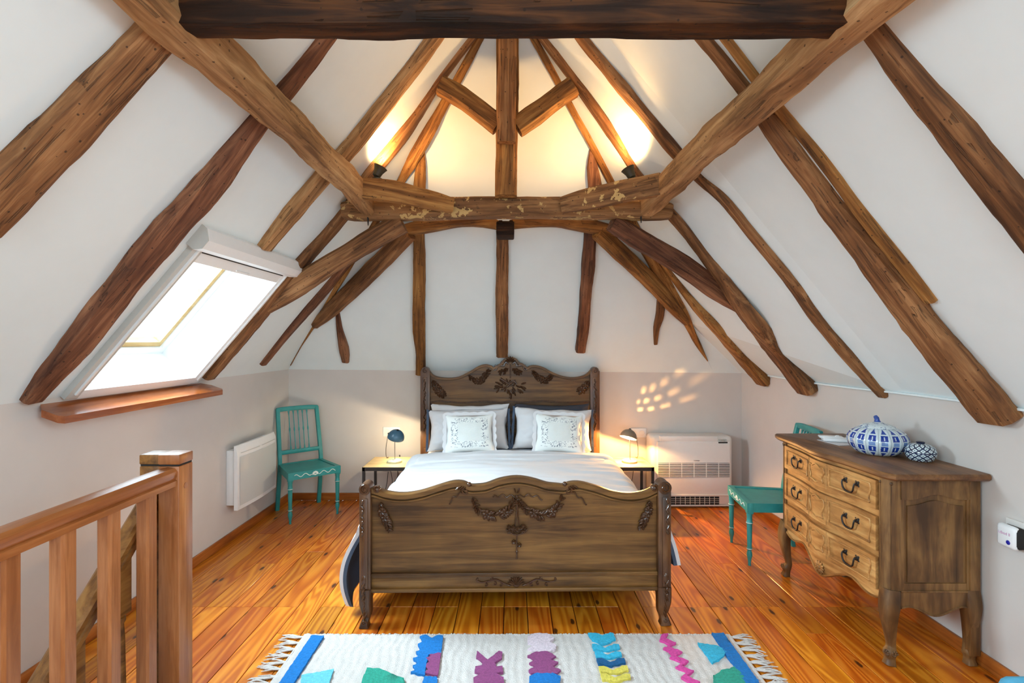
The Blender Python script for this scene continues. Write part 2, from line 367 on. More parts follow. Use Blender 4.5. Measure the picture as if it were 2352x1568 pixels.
    def ball(s, c, r, m=0, seg=8, rings=5, mat=None):
        r = r if isinstance(r, (list, tuple)) else (r, r, r); c = Vector(c); vs, fs = [], []
        for i in range(rings+1):
            th = math.pi*i/rings
            for k in range(seg):
                a = 2*math.pi*k/seg; q = Vector((r[0]*math.sin(th)*math.cos(a), r[1]*math.sin(th)*math.sin(a), r[2]*math.cos(th)))
                vs.append(c + (mat @ q if mat else q))
        for i in range(rings):
            for k in range(seg):
                a, b = i*seg+k, i*seg+(k+1) % seg; fs.append((a, a+seg, b+seg, b))
        return s.add(vs, fs, m)
    def grid(s, fn, nu, nv, m=0):
        vs = [fn(i/nu, j/nv) for i in range(nu+1) for j in range(nv+1)]
        fs = [(i*(nv+1)+j, (i+1)*(nv+1)+j, (i+1)*(nv+1)+j+1, i*(nv+1)+j+1) for i in range(nu) for j in range(nv)]
        return s.add(vs, fs, m)
    def build(s, name, mats, parent=None, world=True, smooth=35, clean=True):
        mats = [mats] if isinstance(mats, str) else mats
        off = rootloc(parent) if (world and parent is not None) else Vector((0, 0, 0))
        me = bpy.data.meshes.new(name); me.from_pydata([tuple(q-off) for q in s.v], [], s.f)
        for q in mats: me.materials.append(MATS[q])
        me.polygons.foreach_set('material_index', s.m)
        if clean:
            bm = bmesh.new(); bm.from_mesh(me); bmesh.ops.remove_doubles(bm, verts=bm.verts, dist=1e-5)
            bmesh.ops.recalc_face_normals(bm, faces=bm.faces); bm.to_mesh(me); bm.free()
        if smooth:
            me.polygons.foreach_set('use_smooth', [True]*len(me.polygons)); me.set_sharp_from_angle(angle=R(smooth))
        me.update()
        o = bpy.data.objects.new(name, me); col.objects.link(o)
        if parent is not None: o.parent = parent
        return o
def catmull(pts, step=None, n=None):
    pts = [tuple(p) for p in pts]; k = len(pts[0]); out = []
    for i in range(len(pts)-1):
        p0 = pts[max(i-1, 0)]; p1 = pts[i]; p2 = pts[i+1]; p3 = pts[min(i+2, len(pts)-1)]
        d = math.dist(p1[:3], p2[:3]); N = n or max(1, int(math.ceil(d/step)))
        for j in range(N):
            t = j/N
            out.append(tuple(0.5*((2*p1[a]) + (-p0[a]+p2[a])*t + (2*p0[a]-5*p1[a]+4*p2[a]-p3[a])*t*t + (-p0[a]+3*p1[a]-3*p2[a]+p3[a])*t**3) for a in range(k)))
    out.append(pts[-1]); return out
def mirror_pts(pts): return [(-x, *r) for x, *r in pts]

# hewn timber: centre points with width (across) and height (along the normal); local X runs along the beam
SEED = [0]
def timber(name, label, pts, normal, mat, cat='rafter', rough=0.10, step=0.05, group=None, parent=None):
    SEED[0] += 1; sd = SEED[0]*7.31
    pts = [(*p[0], p[1], p[2]) for p in pts]; rs = catmull(pts, step)
    C = [Vector(r[:3]) for r in rs]; normal = Vector(normal)
    X = (C[-1]-C[0]).normalized(); Z = (normal - X*normal.dot(X)).normalized(); Y = Z.cross(X)
    M = Matrix((X, Y, Z)).transposed().to_4x4(); M.translation = C[0]; Mi = M.inverted()
    ring = [(-1, -.62), (-.66, -1), (0, -1.0), (.66, -1), (1, -.62), (1, 0), (1, .62), (.66, 1), (0, 1), (-.66, 1), (-1, .62), (-1, 0)]
    vs, fs = [], []; n = len(C); L = 0.0
    for i, p in enumerate(C):
        t = (C[min(i+1, n-1)]-C[max(i-1, 0)]).normalized(); sdv = t.cross(normal).normalized(); u = sdv.cross(t)
        if i: L += (C[i]-C[i-1]).length
        w, h = max(rs[i][3], .003), max(rs[i][4], .003)
        wob = Vector((noise.noise((L*2.2, sd, 0)), noise.noise((L*2.2, sd, 9)), 0))*rough*1.6
        for k, (a, b) in enumerate(ring):
            q = 1 + rough*1.3*noise.noise((L*5.0, sd+k*0.9, 3.3)) + rough*0.7*noise.noise((L*17.0, sd+k*1.7, 7.7))
            vs.append(Mi @ (p + sdv*((a*q+wob.x)*w/2) + u*((b*q+wob.y)*h/2)))
    for i in range(n-1):
        for k in range(12):
            a, b = i*12+k, i*12+(k+1) % 12; fs.append((a, b, b+12, a+12))
    fs += [tuple(range(11, -1, -1)), tuple((n-1)*12+k for k in range(12))]
    mb = MB(); mb.add(vs, fs); o = mb.build(name, mat, smooth=38); o.matrix_world = M
    if parent is not None:
        o.parent = parent; o.matrix_parent_inverse = parent.matrix_world.inverted()
    else: tag(o, label, cat, group)
    return o
BVH = [None]
def on_plane(pl, px, py, wpx, ratio=0.55, sink=0.012):
    """centre, width and height of a rafter lying under the plastered ceiling, from where it is seen and how thick it looks"""
    from mathutils.bvhtree import BVHTree
    if BVH[0] is None:
        me = bpy.data.objects['ceiling'].data; BVH[0] = BVHTree.FromPolygons([v.co for v in me.vertices], [p.vertices for p in me.polygons])
    d = ray(px, py); n = PLANES[pl][0]; D0 = PP(px, py, pl).y; D = D0
    hit = BVH[0].ray_cast(CAM, d.normalized(), 20.0)
    if hit[0] is not None and abs(hit[0].y-D0) < .7: D0 = hit[0].y
    D = D0
    for _ in range(3):
        if pl == 'B': w = wpx*D/F; h = max(w*0.8, 0.02)
        else: w = wpx*(1+.5*(1.6/D)**2)/(ratio*F/D + 1737.0/D**2); h = w*ratio
        off = h/2 - sink*min(1, h/0.05); D = D0 - off/max(.15, n.dot(d))
    return (CAM+d*D, w, h)
def rafter(label, pl, pts, mat='oak_rafter', name='rafter', group='roof rafters', **kw):
    return timber(name, label, [on_plane(pl, *p) for p in pts], PLANES[pl][0], mat, group=group, **kw)
def free(label, pts, normal, mat, name, cat='beam', group=None, **kw):
    return timber(name, label, [(P(px, py, D), w, h) for px, py, D, w, h in pts], normal, mat, cat, group=group, **kw)

# ------------------------------------------------------------------ shell
fl = bpy.data.objects.new('floor', None); col.objects.link(fl); tag(fl, 'varnished orange pine plank floor with knots', 'floor', kind='structure')
PW = 0.134; rng = random.Random(4); plank_mesh = {}
def plank(x0, x1, y0, y1):
    w, l = round(x1-x0, 4), round(y1-y0, 2); key = (w, l)
    if key not in plank_mesh:
        mb = MB(); c = 0.0014; g = 0.0021
        mb.add([(-w/2+g, -l/2+.001, -.02), (w/2-g, -l/2+.001, -.02), (w/2-g, l/2-.001, -.02), (-w/2+g, l/2-.001, -.02),
                (-w/2+g, -l/2+.001, -c), (w/2-g, -l/2+.001, -c), (w/2-g, l/2-.001, -c), (-w/2+g, l/2-.001, -c),
                (-w/2+g+c, -l/2+.002, 0), (w/2-g-c, -l/2+.002, 0), (w/2-g-c, l/2-.002, 0), (-w/2+g+c, l/2-.002, 0)],
               [(0, 1, 5, 4), (1, 2, 6, 5), (2, 3, 7, 6), (3, 0, 4, 7), (4, 5, 9, 8), (5, 6, 10, 9), (6, 7, 11, 10), (7, 4, 8, 11), (8, 9, 10, 11)])
        o = mb.build('plank', 'pine_floor', fl, world=False, smooth=0); plank_mesh[key] = o.data
    else:
        o = bpy.data.objects.new('plank', plank_mesh[key]); col.objects.link(o); o.parent = fl
    o.location = ((x0+x1)/2, (y0+y1)/2, rng.uniform(-.0008, 0))
    return o
x = XL; i = 0
while x < XR-0.01:
    x1 = min(x+PW, XR); ys = [(-0.4 if x >= -1.38 else 2.06), 2.97 if i % 7 else 2.70]
    if i % 2: ys.append(round(rng.choice([3.55, 3.75, 3.88, 4.1, 4.3]), 2))
    ys.append(YB)
    for a, b in zip(ys, ys[1:]): plank(x, x1, a, b)
    x = x1; i += 1
sub = MB().box(XL-.02, XR+.02, 2.06, YB+.02, -.12, -.021).box(-1.38, XR+.02, YF-.02, 2.06, -.12, -.021).build('subfloor', 'dark_slot', fl, world=False, smooth=0)
for k in range(18):       # boards behind the camera, wider lay
    w = (XR+1.38)/18; plank(-1.38+k*w, -1.38+(k+1)*w, YF, -0.4)

def quadwall(name, vs, fs, mat, label, cat='wall'):
    o = MB().add(vs, fs).build(name, mat, smooth=0, clean=False); return tag(o, label, cat, kind='structure')
zl_b, zr_b = 1.277, 1.24
CBL, CBR = Vector((XL, YB, zl_b)), Vector((XR, YB, zr_b))
UPZ = Vector((0, 0, .06))
quadwall('wall_back', [(XL, YB, 0), (XR, YB, 0), CBR+UPZ, CBL+UPZ], [(0, 1, 2, 3)], 'paint_taupe', 'low taupe painted back wall behind the bed')
quadwall('wall_left', [(XL, YF, -2.2), (XL, YB, -2.2), CBL+UPZ, (XL, YF, KL+.06)], [(0, 1, 2, 3)], 'paint_taupe', 'low taupe painted left wall under the skylight')
quadwall('wall_right', [(XR, YF, 0), (XR, YB, 0), CBR+UPZ, (XR, YF, KR+.06)], [(0, 3, 2, 1)], 'paint_taupe', 'low taupe painted right wall behind the dresser')
# hip edges, read on the hip plane
hipL = [CBL] + [PP(px, py, 'B') for px, py in ((760, 682), (868, 496), (985, 290), (1100, 90))]
hipR = [CBR, PP(1585, 742, 'B'), PP(1480, 548, 'B'), PP(1350, 318, 'B'), PP(1228, 90, 'B')]
APEX = Vector((-0.033, 3.254, 3.795)); RF = Vector((0.043, YF, 3.89))
def slope(side):
    mb = MB(); X0 = XL if side == 'L' else XR; zf = lz if side == 'L' else rz
    S = lambda x, y: Vector((x, y, zf(x)))
    xr = 0.043; wins = [W2, W1] if side == 'L' else [W3]; yend = 3.62
    lo = lambda x, y: Vector((X0, y, (zl_b if side == 'L' else zr_b) if y > 4 else zf(X0)))
    cur = YF
    q = lambda a, b, c, d: mb.add([a, b, c, d], [(0, 1, 2, 3)])
    for w in wins:
        xa, xb = (w[2], w[3]) if side == 'L' else (w[3], w[2])       # low edge, high edge
        q(S(X0, cur), S(X0, w[0]), S(xr, w[0]), S(xr, cur))
        q(S(X0, w[0]), S(X0, w[1]), S(xa, w[1]), S(xa, w[0])); q(S(xb, w[0]), S(xb, w[1]), S(xr, w[1]), S(xr, w[0])); cur = w[1]
    if cur < 2.9: q(S(X0, cur), S(X0, 2.9), S(xr, 2.9), S(xr, cur)); cur = 2.9
    hp = hipL if side == 'L' else hipR
    top = APEX; edge = hp + [top]
    base = [S(X0, cur)] + [Vector((0, cur, 0)) for _ in edge[1:]]
    for i2 in range(1, len(edge)):
        z = min(max(edge[i2].z, zf(X0)), 3.89); xx = X0 + (z-zf(X0))/SL if side == 'L' else X0 - (z-zf(X0))/SR
        base[i2] = S(xx, cur)
    for i2 in range(len(edge)-1): q(base[i2], edge[i2], edge[i2+1], base[i2+1])
    q(base[-1], edge[-1], S(xr, cur), S(xr, cur)) if False else mb.add([base[-1], edge[-1], S(xr, cur)], [(0, 1, 2)])
    return mb
ce = slope('L'); cr = slope('R'); ce.add(cr.v, cr.f)
A_R = PP(1640, 851, 'B'); A_R = Vector((A_R.x, YB, zr_b + (zl_b-zr_b)*(XR-A_R.x)/(XR-XL)))
ce.add([CBL, A_R] + hipR[1:] + [APEX] + hipL[:0:-1], [tuple(range(2+len(hipR)-1+1+len(hipL)-1))])
ce.add([CBR, hipR[1], A_R], [(0, 1, 2)])
co = ce.build('ceiling', 'plaster_white', smooth=0, clean=False); tag(co, 'white plastered sloping ceiling with a hipped end', 'ceiling', kind='structure')
# gable behind the camera with an added window that lets in fill light
gx0, gx1, gz0, gz1 = GW
gv = [(XL, YF, 0), (XR, YF, 0), (XR, YF, KR), (0.043, YF, 3.89), (XL, YF, KL), (gx0, YF, gz0), (gx1, YF, gz0), (gx1, YF, gz1), (gx0, YF, gz1)]
quadwall('wall_front', gv, [(0, 1, 6, 5), (1, 2, 7, 6), (2, 3, 8, 7), (3, 4, 8), (4, 0, 5, 8)], 'plaster_white', 'white gable wall behind the camera with an added window')
for nm, x0, x1, y0, y1, mt in (('baseboard_back', XL, XR, YB-.016, YB, 'baseboard_x'), ('baseboard_left', XL, XL+.016, 2.06, YB, 'baseboard_y'), ('baseboard_right', XR-.016, XR, YF, YB, 'baseboard_y')):
    o = MB().box(x0, x1, y0, y1, 0, .07, c=.004).build(nm, mt); tag(o, 'orange stained pine baseboard along the %s wall' % nm.split('_')[1], 'baseboard', kind='structure')
# thin white plaster lip along the right knee wall
mb = MB(); pts = [Vector((XR-.012, y, KR+.004 + .006*math.sin(y*3))) for y in [1.2+.1*i for i in range(37)]]
mb.rod(pts, .03, .012, (0, 0, 1)); o = mb.build('trim_1', 'plaster_white'); tag(o, 'thin white plaster lip along the right knee wall', 'trim', kind='structure')

# skylights
def skylight(name, side, w, depth, full, label):
    root = thing(name, label, 'skylight', slope_pt(side, w[2] if side == 'L' else w[3], (w[0]+w[1])/2), kind='structure')
    y0, y1, xa, xb = w
    if side == 'R': xa, xb = xb, xa
    c = lambda x, y, o: slope_pt(side, x, y, o)
    mb = MB()
    for (p, q) in (((xa, y0), (xa, y1)), ((xa, y1), (xb, y1)), ((xb, y1), (xb, y0)), ((xb, y0), (xa, y0))):
        mb.add([c(*p, 0), c(*q, 0), c(*q, depth), c(*p, depth)], [(0, 1, 2, 3)])
    mb.build('reveal', 'plaster_white' if not full else 'white_lacquer', root, smooth=0)
    L = math.dist(c(xa, 0, 0), c(xb, 0, 0)); u = (c(xb, y0, 0)-c(xa, y0, 0)).normalized(); n = nL if side == 'L' else nR
    O = c(xa, y0, 0); Y = Vector((0, 1, 0)); W_ = y1-y0
    def bar(mb, a0, a1, b0, b1, d0, d1):         # a along slope, b along y, d along outward normal
        mb.add([O+u*a+Y*b+n*d for a in (a0, a1) for b in (b0, b1) for d in (d0, d1)],
               [(0, 1, 3, 2), (4, 6, 7, 5), (0, 4, 5, 1), (2, 3, 7, 6), (0, 2, 6, 4), (1, 5, 7, 3)]); return mb
    mb = MB(); f = 0.045
    bar(mb, 0, f, 0, W_, depth-.05, depth+.03); bar(mb, L-f, L, 0, W_, depth-.05, depth+.03); bar(mb, f, L-f, 0, f, depth-.05, depth+.03); bar(mb, f, L-f, W_-f, W_, depth-.05, depth+.03)
    mb.build('frame', 'white_lacquer', root)
    mb = MB(); g = 0.035; e = f+.004
    bar(mb, e, e+g, e, W_-e, depth-.035, depth+.02); bar(mb, L-e-g, L-e, e, W_-e, depth-.035, depth+.02); bar(mb, e+g, L-e-g, e, e+g, depth-.035, depth+.02); bar(mb, e+g, L-e-g, W_-e-g, W_-e, depth-.035, depth+.02)
    mb.build('sash', 'sash_pine', root)
    mb = MB(); bar(mb, e+g, L-e-g, e+g, W_-e-g, depth-.006, depth-.002); mb.build('pane', 'window_glass', root)
    if full:
        # roller blind kit on the room side: side rails, bottom bar, cassette, pull bar
        t_ = 0.05
        for b0, b1, mt in ((-.075, .0, 'grey_lacquer'), (W_-.0, W_+.075, 'white_lacquer')):
            mb = MB(); bar(mb, -.03, L+.05, b0, b1, -.028, .0); mb.build('blind_rail', mt, root)
            mb = MB(); bb = (b0+b1)/2; bar(mb, 0, L, bb-.006, bb+.006, -.038, -.028); mb.build('rail_lip', 'white_lacquer', root)
        mb = MB(); bar(mb, -.035, .02, 0, W_, -.028, .0); mb.build('bottom_bar', 'white_lacquer', root)
        prof = [(L-.02, 0), (L-.02, -.045), (L+.01, -.075), (L+.06, -.075), (L+.10, -.03), (L+.10, 0)]
        mb = MB(); mb.prism(prof, lambda a, d, b: O+u*a+n*d+Y*b, -.10, W_+.10); mb.build('blind_cassette', 'white_lacquer', root)
        mb = MB()
        for b in (-.104, W_+.100): mb.prism(prof, lambda a, d, b_: O+u*a+n*d+Y*b_, b, b+.004)
        mb.build('cassette_cap', 'grey_lacquer', root)
        mb = MB(); bar(mb, L-.034, L-.022, 0.0, W_, -.03, -.012); mb.build('blind_slot', 'dark_slot', root)
        mb = MB(); bar(mb, L-.095, L-.035, 0.0, W_, -.026, -.002); bar(mb, L-.085, L-.078, W_*.42, W_*.58, -.034, -.026); mb.build('blind_pull_bar', 'white_lacquer', root)
    return root
sk = skylight('window_1', 'L', W1, 0.30, True, 'white framed skylight in the left slope with a roller blind box')
skylight('fill_skylight_2', 'L', W2, 0.15, False, 'plain skylight added in the left slope behind the camera for fill light')
skylight('fill_skylight_3', 'R', W3, 0.15, False, 'plain skylight added in the right slope behind the camera for fill light')
g = thing('fill_window_4', 'added gable window behind the camera with a white frame, for fill light', 'window', (0, YF, gz0), kind='structure')
mb = MB()
for a in ((gx0, gx0+.06, gz0, gz1), (gx1-.06, gx1, gz0, gz1), (-.03, .03, gz0, gz1), (gx0, gx1, gz0, gz0+.06), (gx0, gx1, gz1-.06, gz1)): mb.box(a[0], a[1], YF-.03, YF+.03, a[2], a[3])
mb.build('frame', 'white_lacquer', g, smooth=0)
mb = MB()
for q in (gx0+.06, .03): mb.box(q, q+.71, YF-.004, YF+.004, gz0+.06, gz1-.06)
mb.build('pane', 'window_glass', g, smooth=0)
# wooden sill under the skylight
mb = MB(); poly = [(XL, 2.36), (XL+.05, 2.31), (XL+.125, 2.31), (XL+.14, 2.33), (XL+.14, 3.60), (XL+.125, 3.62), (XL+.05, 3.62), (XL, 3.57)]
tz = lambda a, d: 1.258 - (a-XL)*.36 + d
mb.prism(poly, lambda a, b, d: Vector((a, b, tz(a, d))), -.034, 0); mb.box(XL, XL+.09, 2.42, 3.52, 1.176, 1.21)
o = mb.build('window_sill', 'sill_wood', sk)
# ------------------------------------------------------------------ roof timbers
rafter('thick weathered rafter on the left slope, cut off by the left edge of the photo', 'L', [(-60, 522, 108), (0, 457, 108), (105, 352, 106), (200, 256, 100), (295, 150, 92), (380, 58, 84), (480, -55, 78)])
rafter('long brown rafter on the left slope running down left of the skylight', 'L', [(72, 918, 46), (165, 805, 68), (268, 676, 72), (375, 542, 78), (485, 424, 72), (590, 288, 54), (652, 215, 48), (755, 85, 40), (830, -15, 38)], 'oak_red')
rafter('short rafter on the left slope cut off just above the skylight box', 'L', [(608, 569, 38), (670, 490, 46), (730, 418, 46), (800, 345, 46), (880, 245, 46), (950, 155, 42), (1000, 85, 42), (1065, 0, 40)], 'oak_pale')
rafter('slim rafter on the left slope running down right of the skylight', 'L', [(478, 866, 32), (540, 790, 36), (620, 694, 36), (690, 607, 36), (745, 545, 34), (797, 483, 34), (842, 412, 34), (900, 342, 36), (945, 285, 32), (985, 225, 24), (1015, 180, 22), (1060, 120, 20), (1092, 80, 20), (1130, 30, 18)], 'oak_rafter')
rafter('thin dark jack rafter ending low in the back left corner', 'L', [(604, 836, 17), (650, 778, 21), (700, 720, 25), (750, 663, 25), (798, 604, 22)], 'oak_red')
rafter('hip rafter rising along the left hip behind the struts', 'B', [(668, 838, 2), (692, 795, 2.5), (722, 745, 8), (755, 688, 12), (790, 628, 17), (815, 588, 16), (868, 498, 18), (922, 415, 18), (955, 355, 30), (985, 300, 30), (1010, 255, 24), (1035, 210, 22), (1070, 145, 22), (1102, 85, 20), (1135, 28, 18)], 'oak_gold')
rafter('upright rafter on the hipped end ending left of the headboard', 'B', [(974, 345, 4), (967, 385, 22), (963, 440, 27), (963, 530, 25), (963, 620, 28), (962, 700, 27), (963, 760, 26), (966, 820, 21), (967, 858, 22)], 'oak_gold')
rafter('upright rafter on the hipped end above the middle of the headboard', 'B', [(1155, 530, 27), (1155, 620, 27), (1153, 700, 29), (1152, 816, 26)], 'oak_rafter')
rafter('reddish upright rafter on the hipped end right of the middle', 'B', [(1357, 338, 4), (1361, 385, 25), (1367, 440, 29), (1358, 520, 28), (1350, 620, 28), (1344, 700, 25), (1338, 760, 24), (1333, 806, 22)], 'oak_red')
rafter('short twisted rafter stub below the left slanting strut', 'B', [(775, 708, 7), (780, 750, 13), (790, 798, 20), (794, 830, 15)], 'oak_red')
rafter('short twisted rafter stub below the right slanting strut', 'B', [(1518, 680, 17), (1516, 722, 18), (1508, 752, 14), (1506, 790, 8)], 'oak_rafter')
rafter('hip rafter rising along the right hip, its lower tip pointed', 'B', [(1625, 828, 2), (1603, 790, 12), (1583, 748, 17), (1568, 715, 26), (1540, 672, 28), (1510, 618, 26), (1485, 575, 24), (1440, 490, 20), (1405, 420, 18), (1360, 330, 17), (1315, 250, 17), (1270, 165, 18), (1228, 88, 18), (1200, 38, 16)], 'oak_gold')
rafter('tapering golden jack rafter ending in the back right corner', 'R', [(1756, 876, 38), (1700, 815, 36), (1650, 757, 32), (1600, 705, 24), (1560, 655, 18), (1530, 615, 14), (1508, 585, 10)], 'oak_gold')
rafter('stout rafter on the right slope meeting the right arched strut', 'R', [(1857, 895, 56), (1790, 810, 54), (1725, 730, 46), (1670, 655, 36), (1620, 592, 30), (1570, 525, 28), (1540, 490, 28), (1470, 405, 27), (1420, 330, 27), (1370, 255, 28), (1320, 185, 26), (1275, 125, 24), (1240, 80, 20), (1200, 25, 18)], 'oak_rafter')
rafter('slender rafter on the right slope between the two stout ones', 'R', [(2030, 908, 28), (1960, 828, 36), (1880, 735, 33), (1810, 640, 28), (1730, 542, 28), (1660, 458, 26), (1600, 405, 26), (1545, 340, 34), (1470, 250, 32), (1420, 190, 34), (1350, 105, 30), (1300, 40, 28)], 'oak_rafter')
rafter('thick crooked rafter on the right slope ending above the dresser', 'R', [(2294, 958, 92), (2190, 836, 88), (2100, 722, 80), (2010, 602, 68), (1935, 510, 62), (1862, 412, 54), (1778, 298, 50), (1725, 225, 38), (1655, 135, 36), (1595, 65, 34), (1530, -15, 32)], 'oak_rafter')
rafter('flat board fixed along the upper side of the crooked rafter', 'R', [(2138, 692, 28), (2060, 592, 32), (1970, 478, 30), (1880, 358, 28), (1800, 262, 26), (1730, 172, 26), (1668, 90, 24), (1600, 5, 22)], 'oak_gold', name='rafter_board')
rafter('heavy rafter on the right slope, cut off by the right edge of the photo', 'R', [(2005, 72, 52), (2105, 195, 62), (2180, 285, 74), (2250, 378, 78), (2352, 497, 86), (2460, 625, 92)], 'oak_rafter')
# purlins along both slopes, horizontal and running away from the camera
def line3(label, pts, mat, name, cat='beam', normal=(0, 0, 1), **kw):
    return timber(name, label, [(Vector(p[:3]), p[3], p[4]) for p in pts], normal, mat, cat, **kw)
line3('pale worm-eaten purlin running along the left slope above the tie', [(-1.03, 1.0, 2.54, .15, .15), (-1.03, 1.5, 2.54, .145, .14), (-1.0, 2.0, 2.525, .13, .13), (-.985, 2.6, 2.515, .12, .13), (-.985, 3.05, 2.505, .12, .14), (-.975, 3.3, 2.47, .11, .13), (-.965, 3.45, 2.45, .085, .12)], 'oak_pale', 'purlin', rough=.10)
line3('pale cracked purlin running along the right slope above the tie', [(1.06, 1.0, 2.54, .15, .15), (1.03, 1.5, 2.535, .14, .14), (1.005, 2.0, 2.53, .13, .13), (.965, 2.6, 2.515, .125, .14), (.945, 3.05, 2.505, .125, .145), (.925, 3.3, 2.47, .115, .13), (.905, 3.45, 2.45, .085, .12)], 'oak_pale', 'purlin', rough=.10)
line3('massive dark tie beam crossing the top of the photo', [(-.975, 1.52, 2.575, .12, .19), (-.5, 1.52, 2.575, .125, .19), (0, 1.52, 2.572, .125, .19), (.5, 1.52, 2.572, .125, .19), (.985, 1.52, 2.572, .12, .18)], 'oak_dark', 'tie_beam', rough=.045)
free('long horizontal collar beam carrying the king post', [(790, 486, 3.47, .13, .10), (830, 484, 3.47, .14, .13), (960, 482, 3.47, .14, .135), (1160, 477, 3.47, .14, .13), (1350, 480, 3.47, .14, .13), (1500, 484, 3.47, .14, .12), (1540, 487, 3.47, .12, .09)], (0, 0, 1), 'oak_fleck', 'collar_beam', rough=.05)
line3('hewn corner tie joining the left purlin to the collar beam', [(-.965, 3.15, 2.50, .07, .125), (-.75, 3.23, 2.50, .07, .13), (-.55, 3.32, 2.475, .07, .115), (-.395, 3.385, 2.455, .06, .095)], 'oak_gold', 'corner_tie', rough=.06)
line3('whitewash-flecked corner tie joining the right purlin to the collar beam', [(.905, 3.09, 2.505, .07, .13), (.72, 3.20, 2.50, .07, .13), (.5, 3.32, 2.48, .07, .13), (.33, 3.385, 2.455, .06, .10)], 'oak_fleck', 'corner_tie', rough=.06)
# king post and its struts
free('tall king post standing on the middle of the collar beam', [(1163, 452, 3.375, .145, .12), (1163, 400, 3.375, .14, .12), (1164, 330, 3.375, .142, .12), (1165, 200, 3.375, .145, .12), (1166, 80, 3.375, .145, .12), (1167, -10, 3.375, .14, .12)], (0, -1, 0), 'oak_gold', 'king_post', 'post', rough=.05)
free('split timber hanging down the front of the king post', [(1163, 328, 3.29, .118, .06), (1163, 250, 3.29, .12, .06), (1165, 150, 3.29, .12, .06), (1166, 60, 3.29, .115, .06), (1167, -15, 3.29, .11, .06)], (0, -1, 0), 'oak_rafter', 'post_facing', 'post', rough=.05)
free('left slanting strut between king post and rafter', [(1012, 196, 3.36, .118, .10), (1060, 222, 3.365, .12, .10), (1105, 256, 3.37, .122, .10), (1146, 288, 3.375, .13, .10)], (0, -1, 0), 'oak_gold', 'king_post_strut', 'strut', rough=.06)
free('right slanting strut between king post and rafter', [(1316, 200, 3.36, .13, .10), (1275, 228, 3.365, .122, .10), (1230, 262, 3.37, .128, .10), (1186, 292, 3.375, .13, .10)], (0, -1, 0), 'oak_gold', 'king_post_strut', 'strut', rough=.06)
# arched braces under the collar
free('broad arched brace from the collar beam down to the left slope', [(925, 512, 3.50, .13, .10), (860, 545, 3.51, .135, .10), (790, 588, 3.53, .125, .10), (720, 632, 3.54, .135, .10), (655, 678, 3.57, .115, .10), (615, 712, 3.57, .05, .06)], (0, -1, 0), 'oak_rafter', 'arched_brace', 'brace', rough=.07)
free('broad arched brace from the collar beam down to the right slope', [(1405, 512, 3.50, .10, .10), (1450, 538, 3.54, .125, .10), (1520, 580, 3.60, .13, .10), (1590, 625, 3.66, .135, .10), (1650, 672, 3.72, .12, .10), (1703, 717, 3.76, .035, .05)], (0, -1, 0), 'oak_red', 'arched_brace', 'brace', rough=.06)
free('slanting strut from the back purlin down the left hip', [(940, 535, 4.02, .12, .10), (885, 590, 4.18, .14, .10), (820, 655, 4.36, .135, .10), (760, 712, 4.52, .12, .09), (722, 748, 4.62, .06, .06)], (0, -1, .3), 'oak_rafter', 'hip_strut', 'strut', rough=.06)
free('slanting strut from the back purlin down the right hip', [(1372, 532, 4.02, .11, .10), (1420, 575, 4.14, .13, .10), (1480, 632, 4.30, .12, .10), (1535, 690, 4.45, .12, .09), (1578, 742, 4.57, .05, .05)], (0, -1, .3), 'oak_gold', 'hip_strut', 'strut', rough=.07)
free('curved left half of the back purlin behind the collar beam', [(872, 542, 4.06, .05, .06), (935, 528, 4.04, .09, .10), (1000, 515, 4.02, .10, .12), (1060, 505, 4.0, .10, .10), (1110, 508, 3.98, .09, .07), (1146, 518, 3.96, .07, .05)], (0, -1, 0), 'oak_gold', 'back_purlin', rough=.05)
free('curved right half of the back purlin behind the collar beam', [(1446, 541, 4.06, .05, .06), (1390, 527, 4.04, .09, .10), (1330, 515, 4.02, .10, .11), (1280, 506, 4.0, .10, .08), (1225, 508, 3.98, .09, .06), (1172, 516, 3.96, .07, .05)], (0, -1, 0), 'oak_gold', 'back_purlin', rough=.05)
# notched block under the middle of the collar
mb = MB(); a, b = P(1140, 508, 3.72), P(1181, 549, 3.86); mb.box(a.x, b.x, 3.70, 3.90, b.z, a.z, c=.012)
for q in (1150, 1174): w = P(q, 510, 3.7); mb.box(w.x-.012, w.x+.012, 3.69, 3.70, w.z-.012, w.z+.012)
o = mb.build('notched_block', 'oak_dark'); tag(o, 'notched dark wooden block under the middle of the collar beam', 'block')
for px, py in ((845, 503), (1472, 497)):
    a = P(px, py-16, 3.42); mb = MB(); mb.tube([a, a+Vector((0, 0, -.03)), a+Vector((.002, 0, -.09))], [.008, .008, .003], 6)
    tag(mb.build('iron_spike', 'iron_black'), 'rusty iron spike sticking out below the %s end of the collar beam' % ('left' if px < 1000 else 'right'), 'spike')

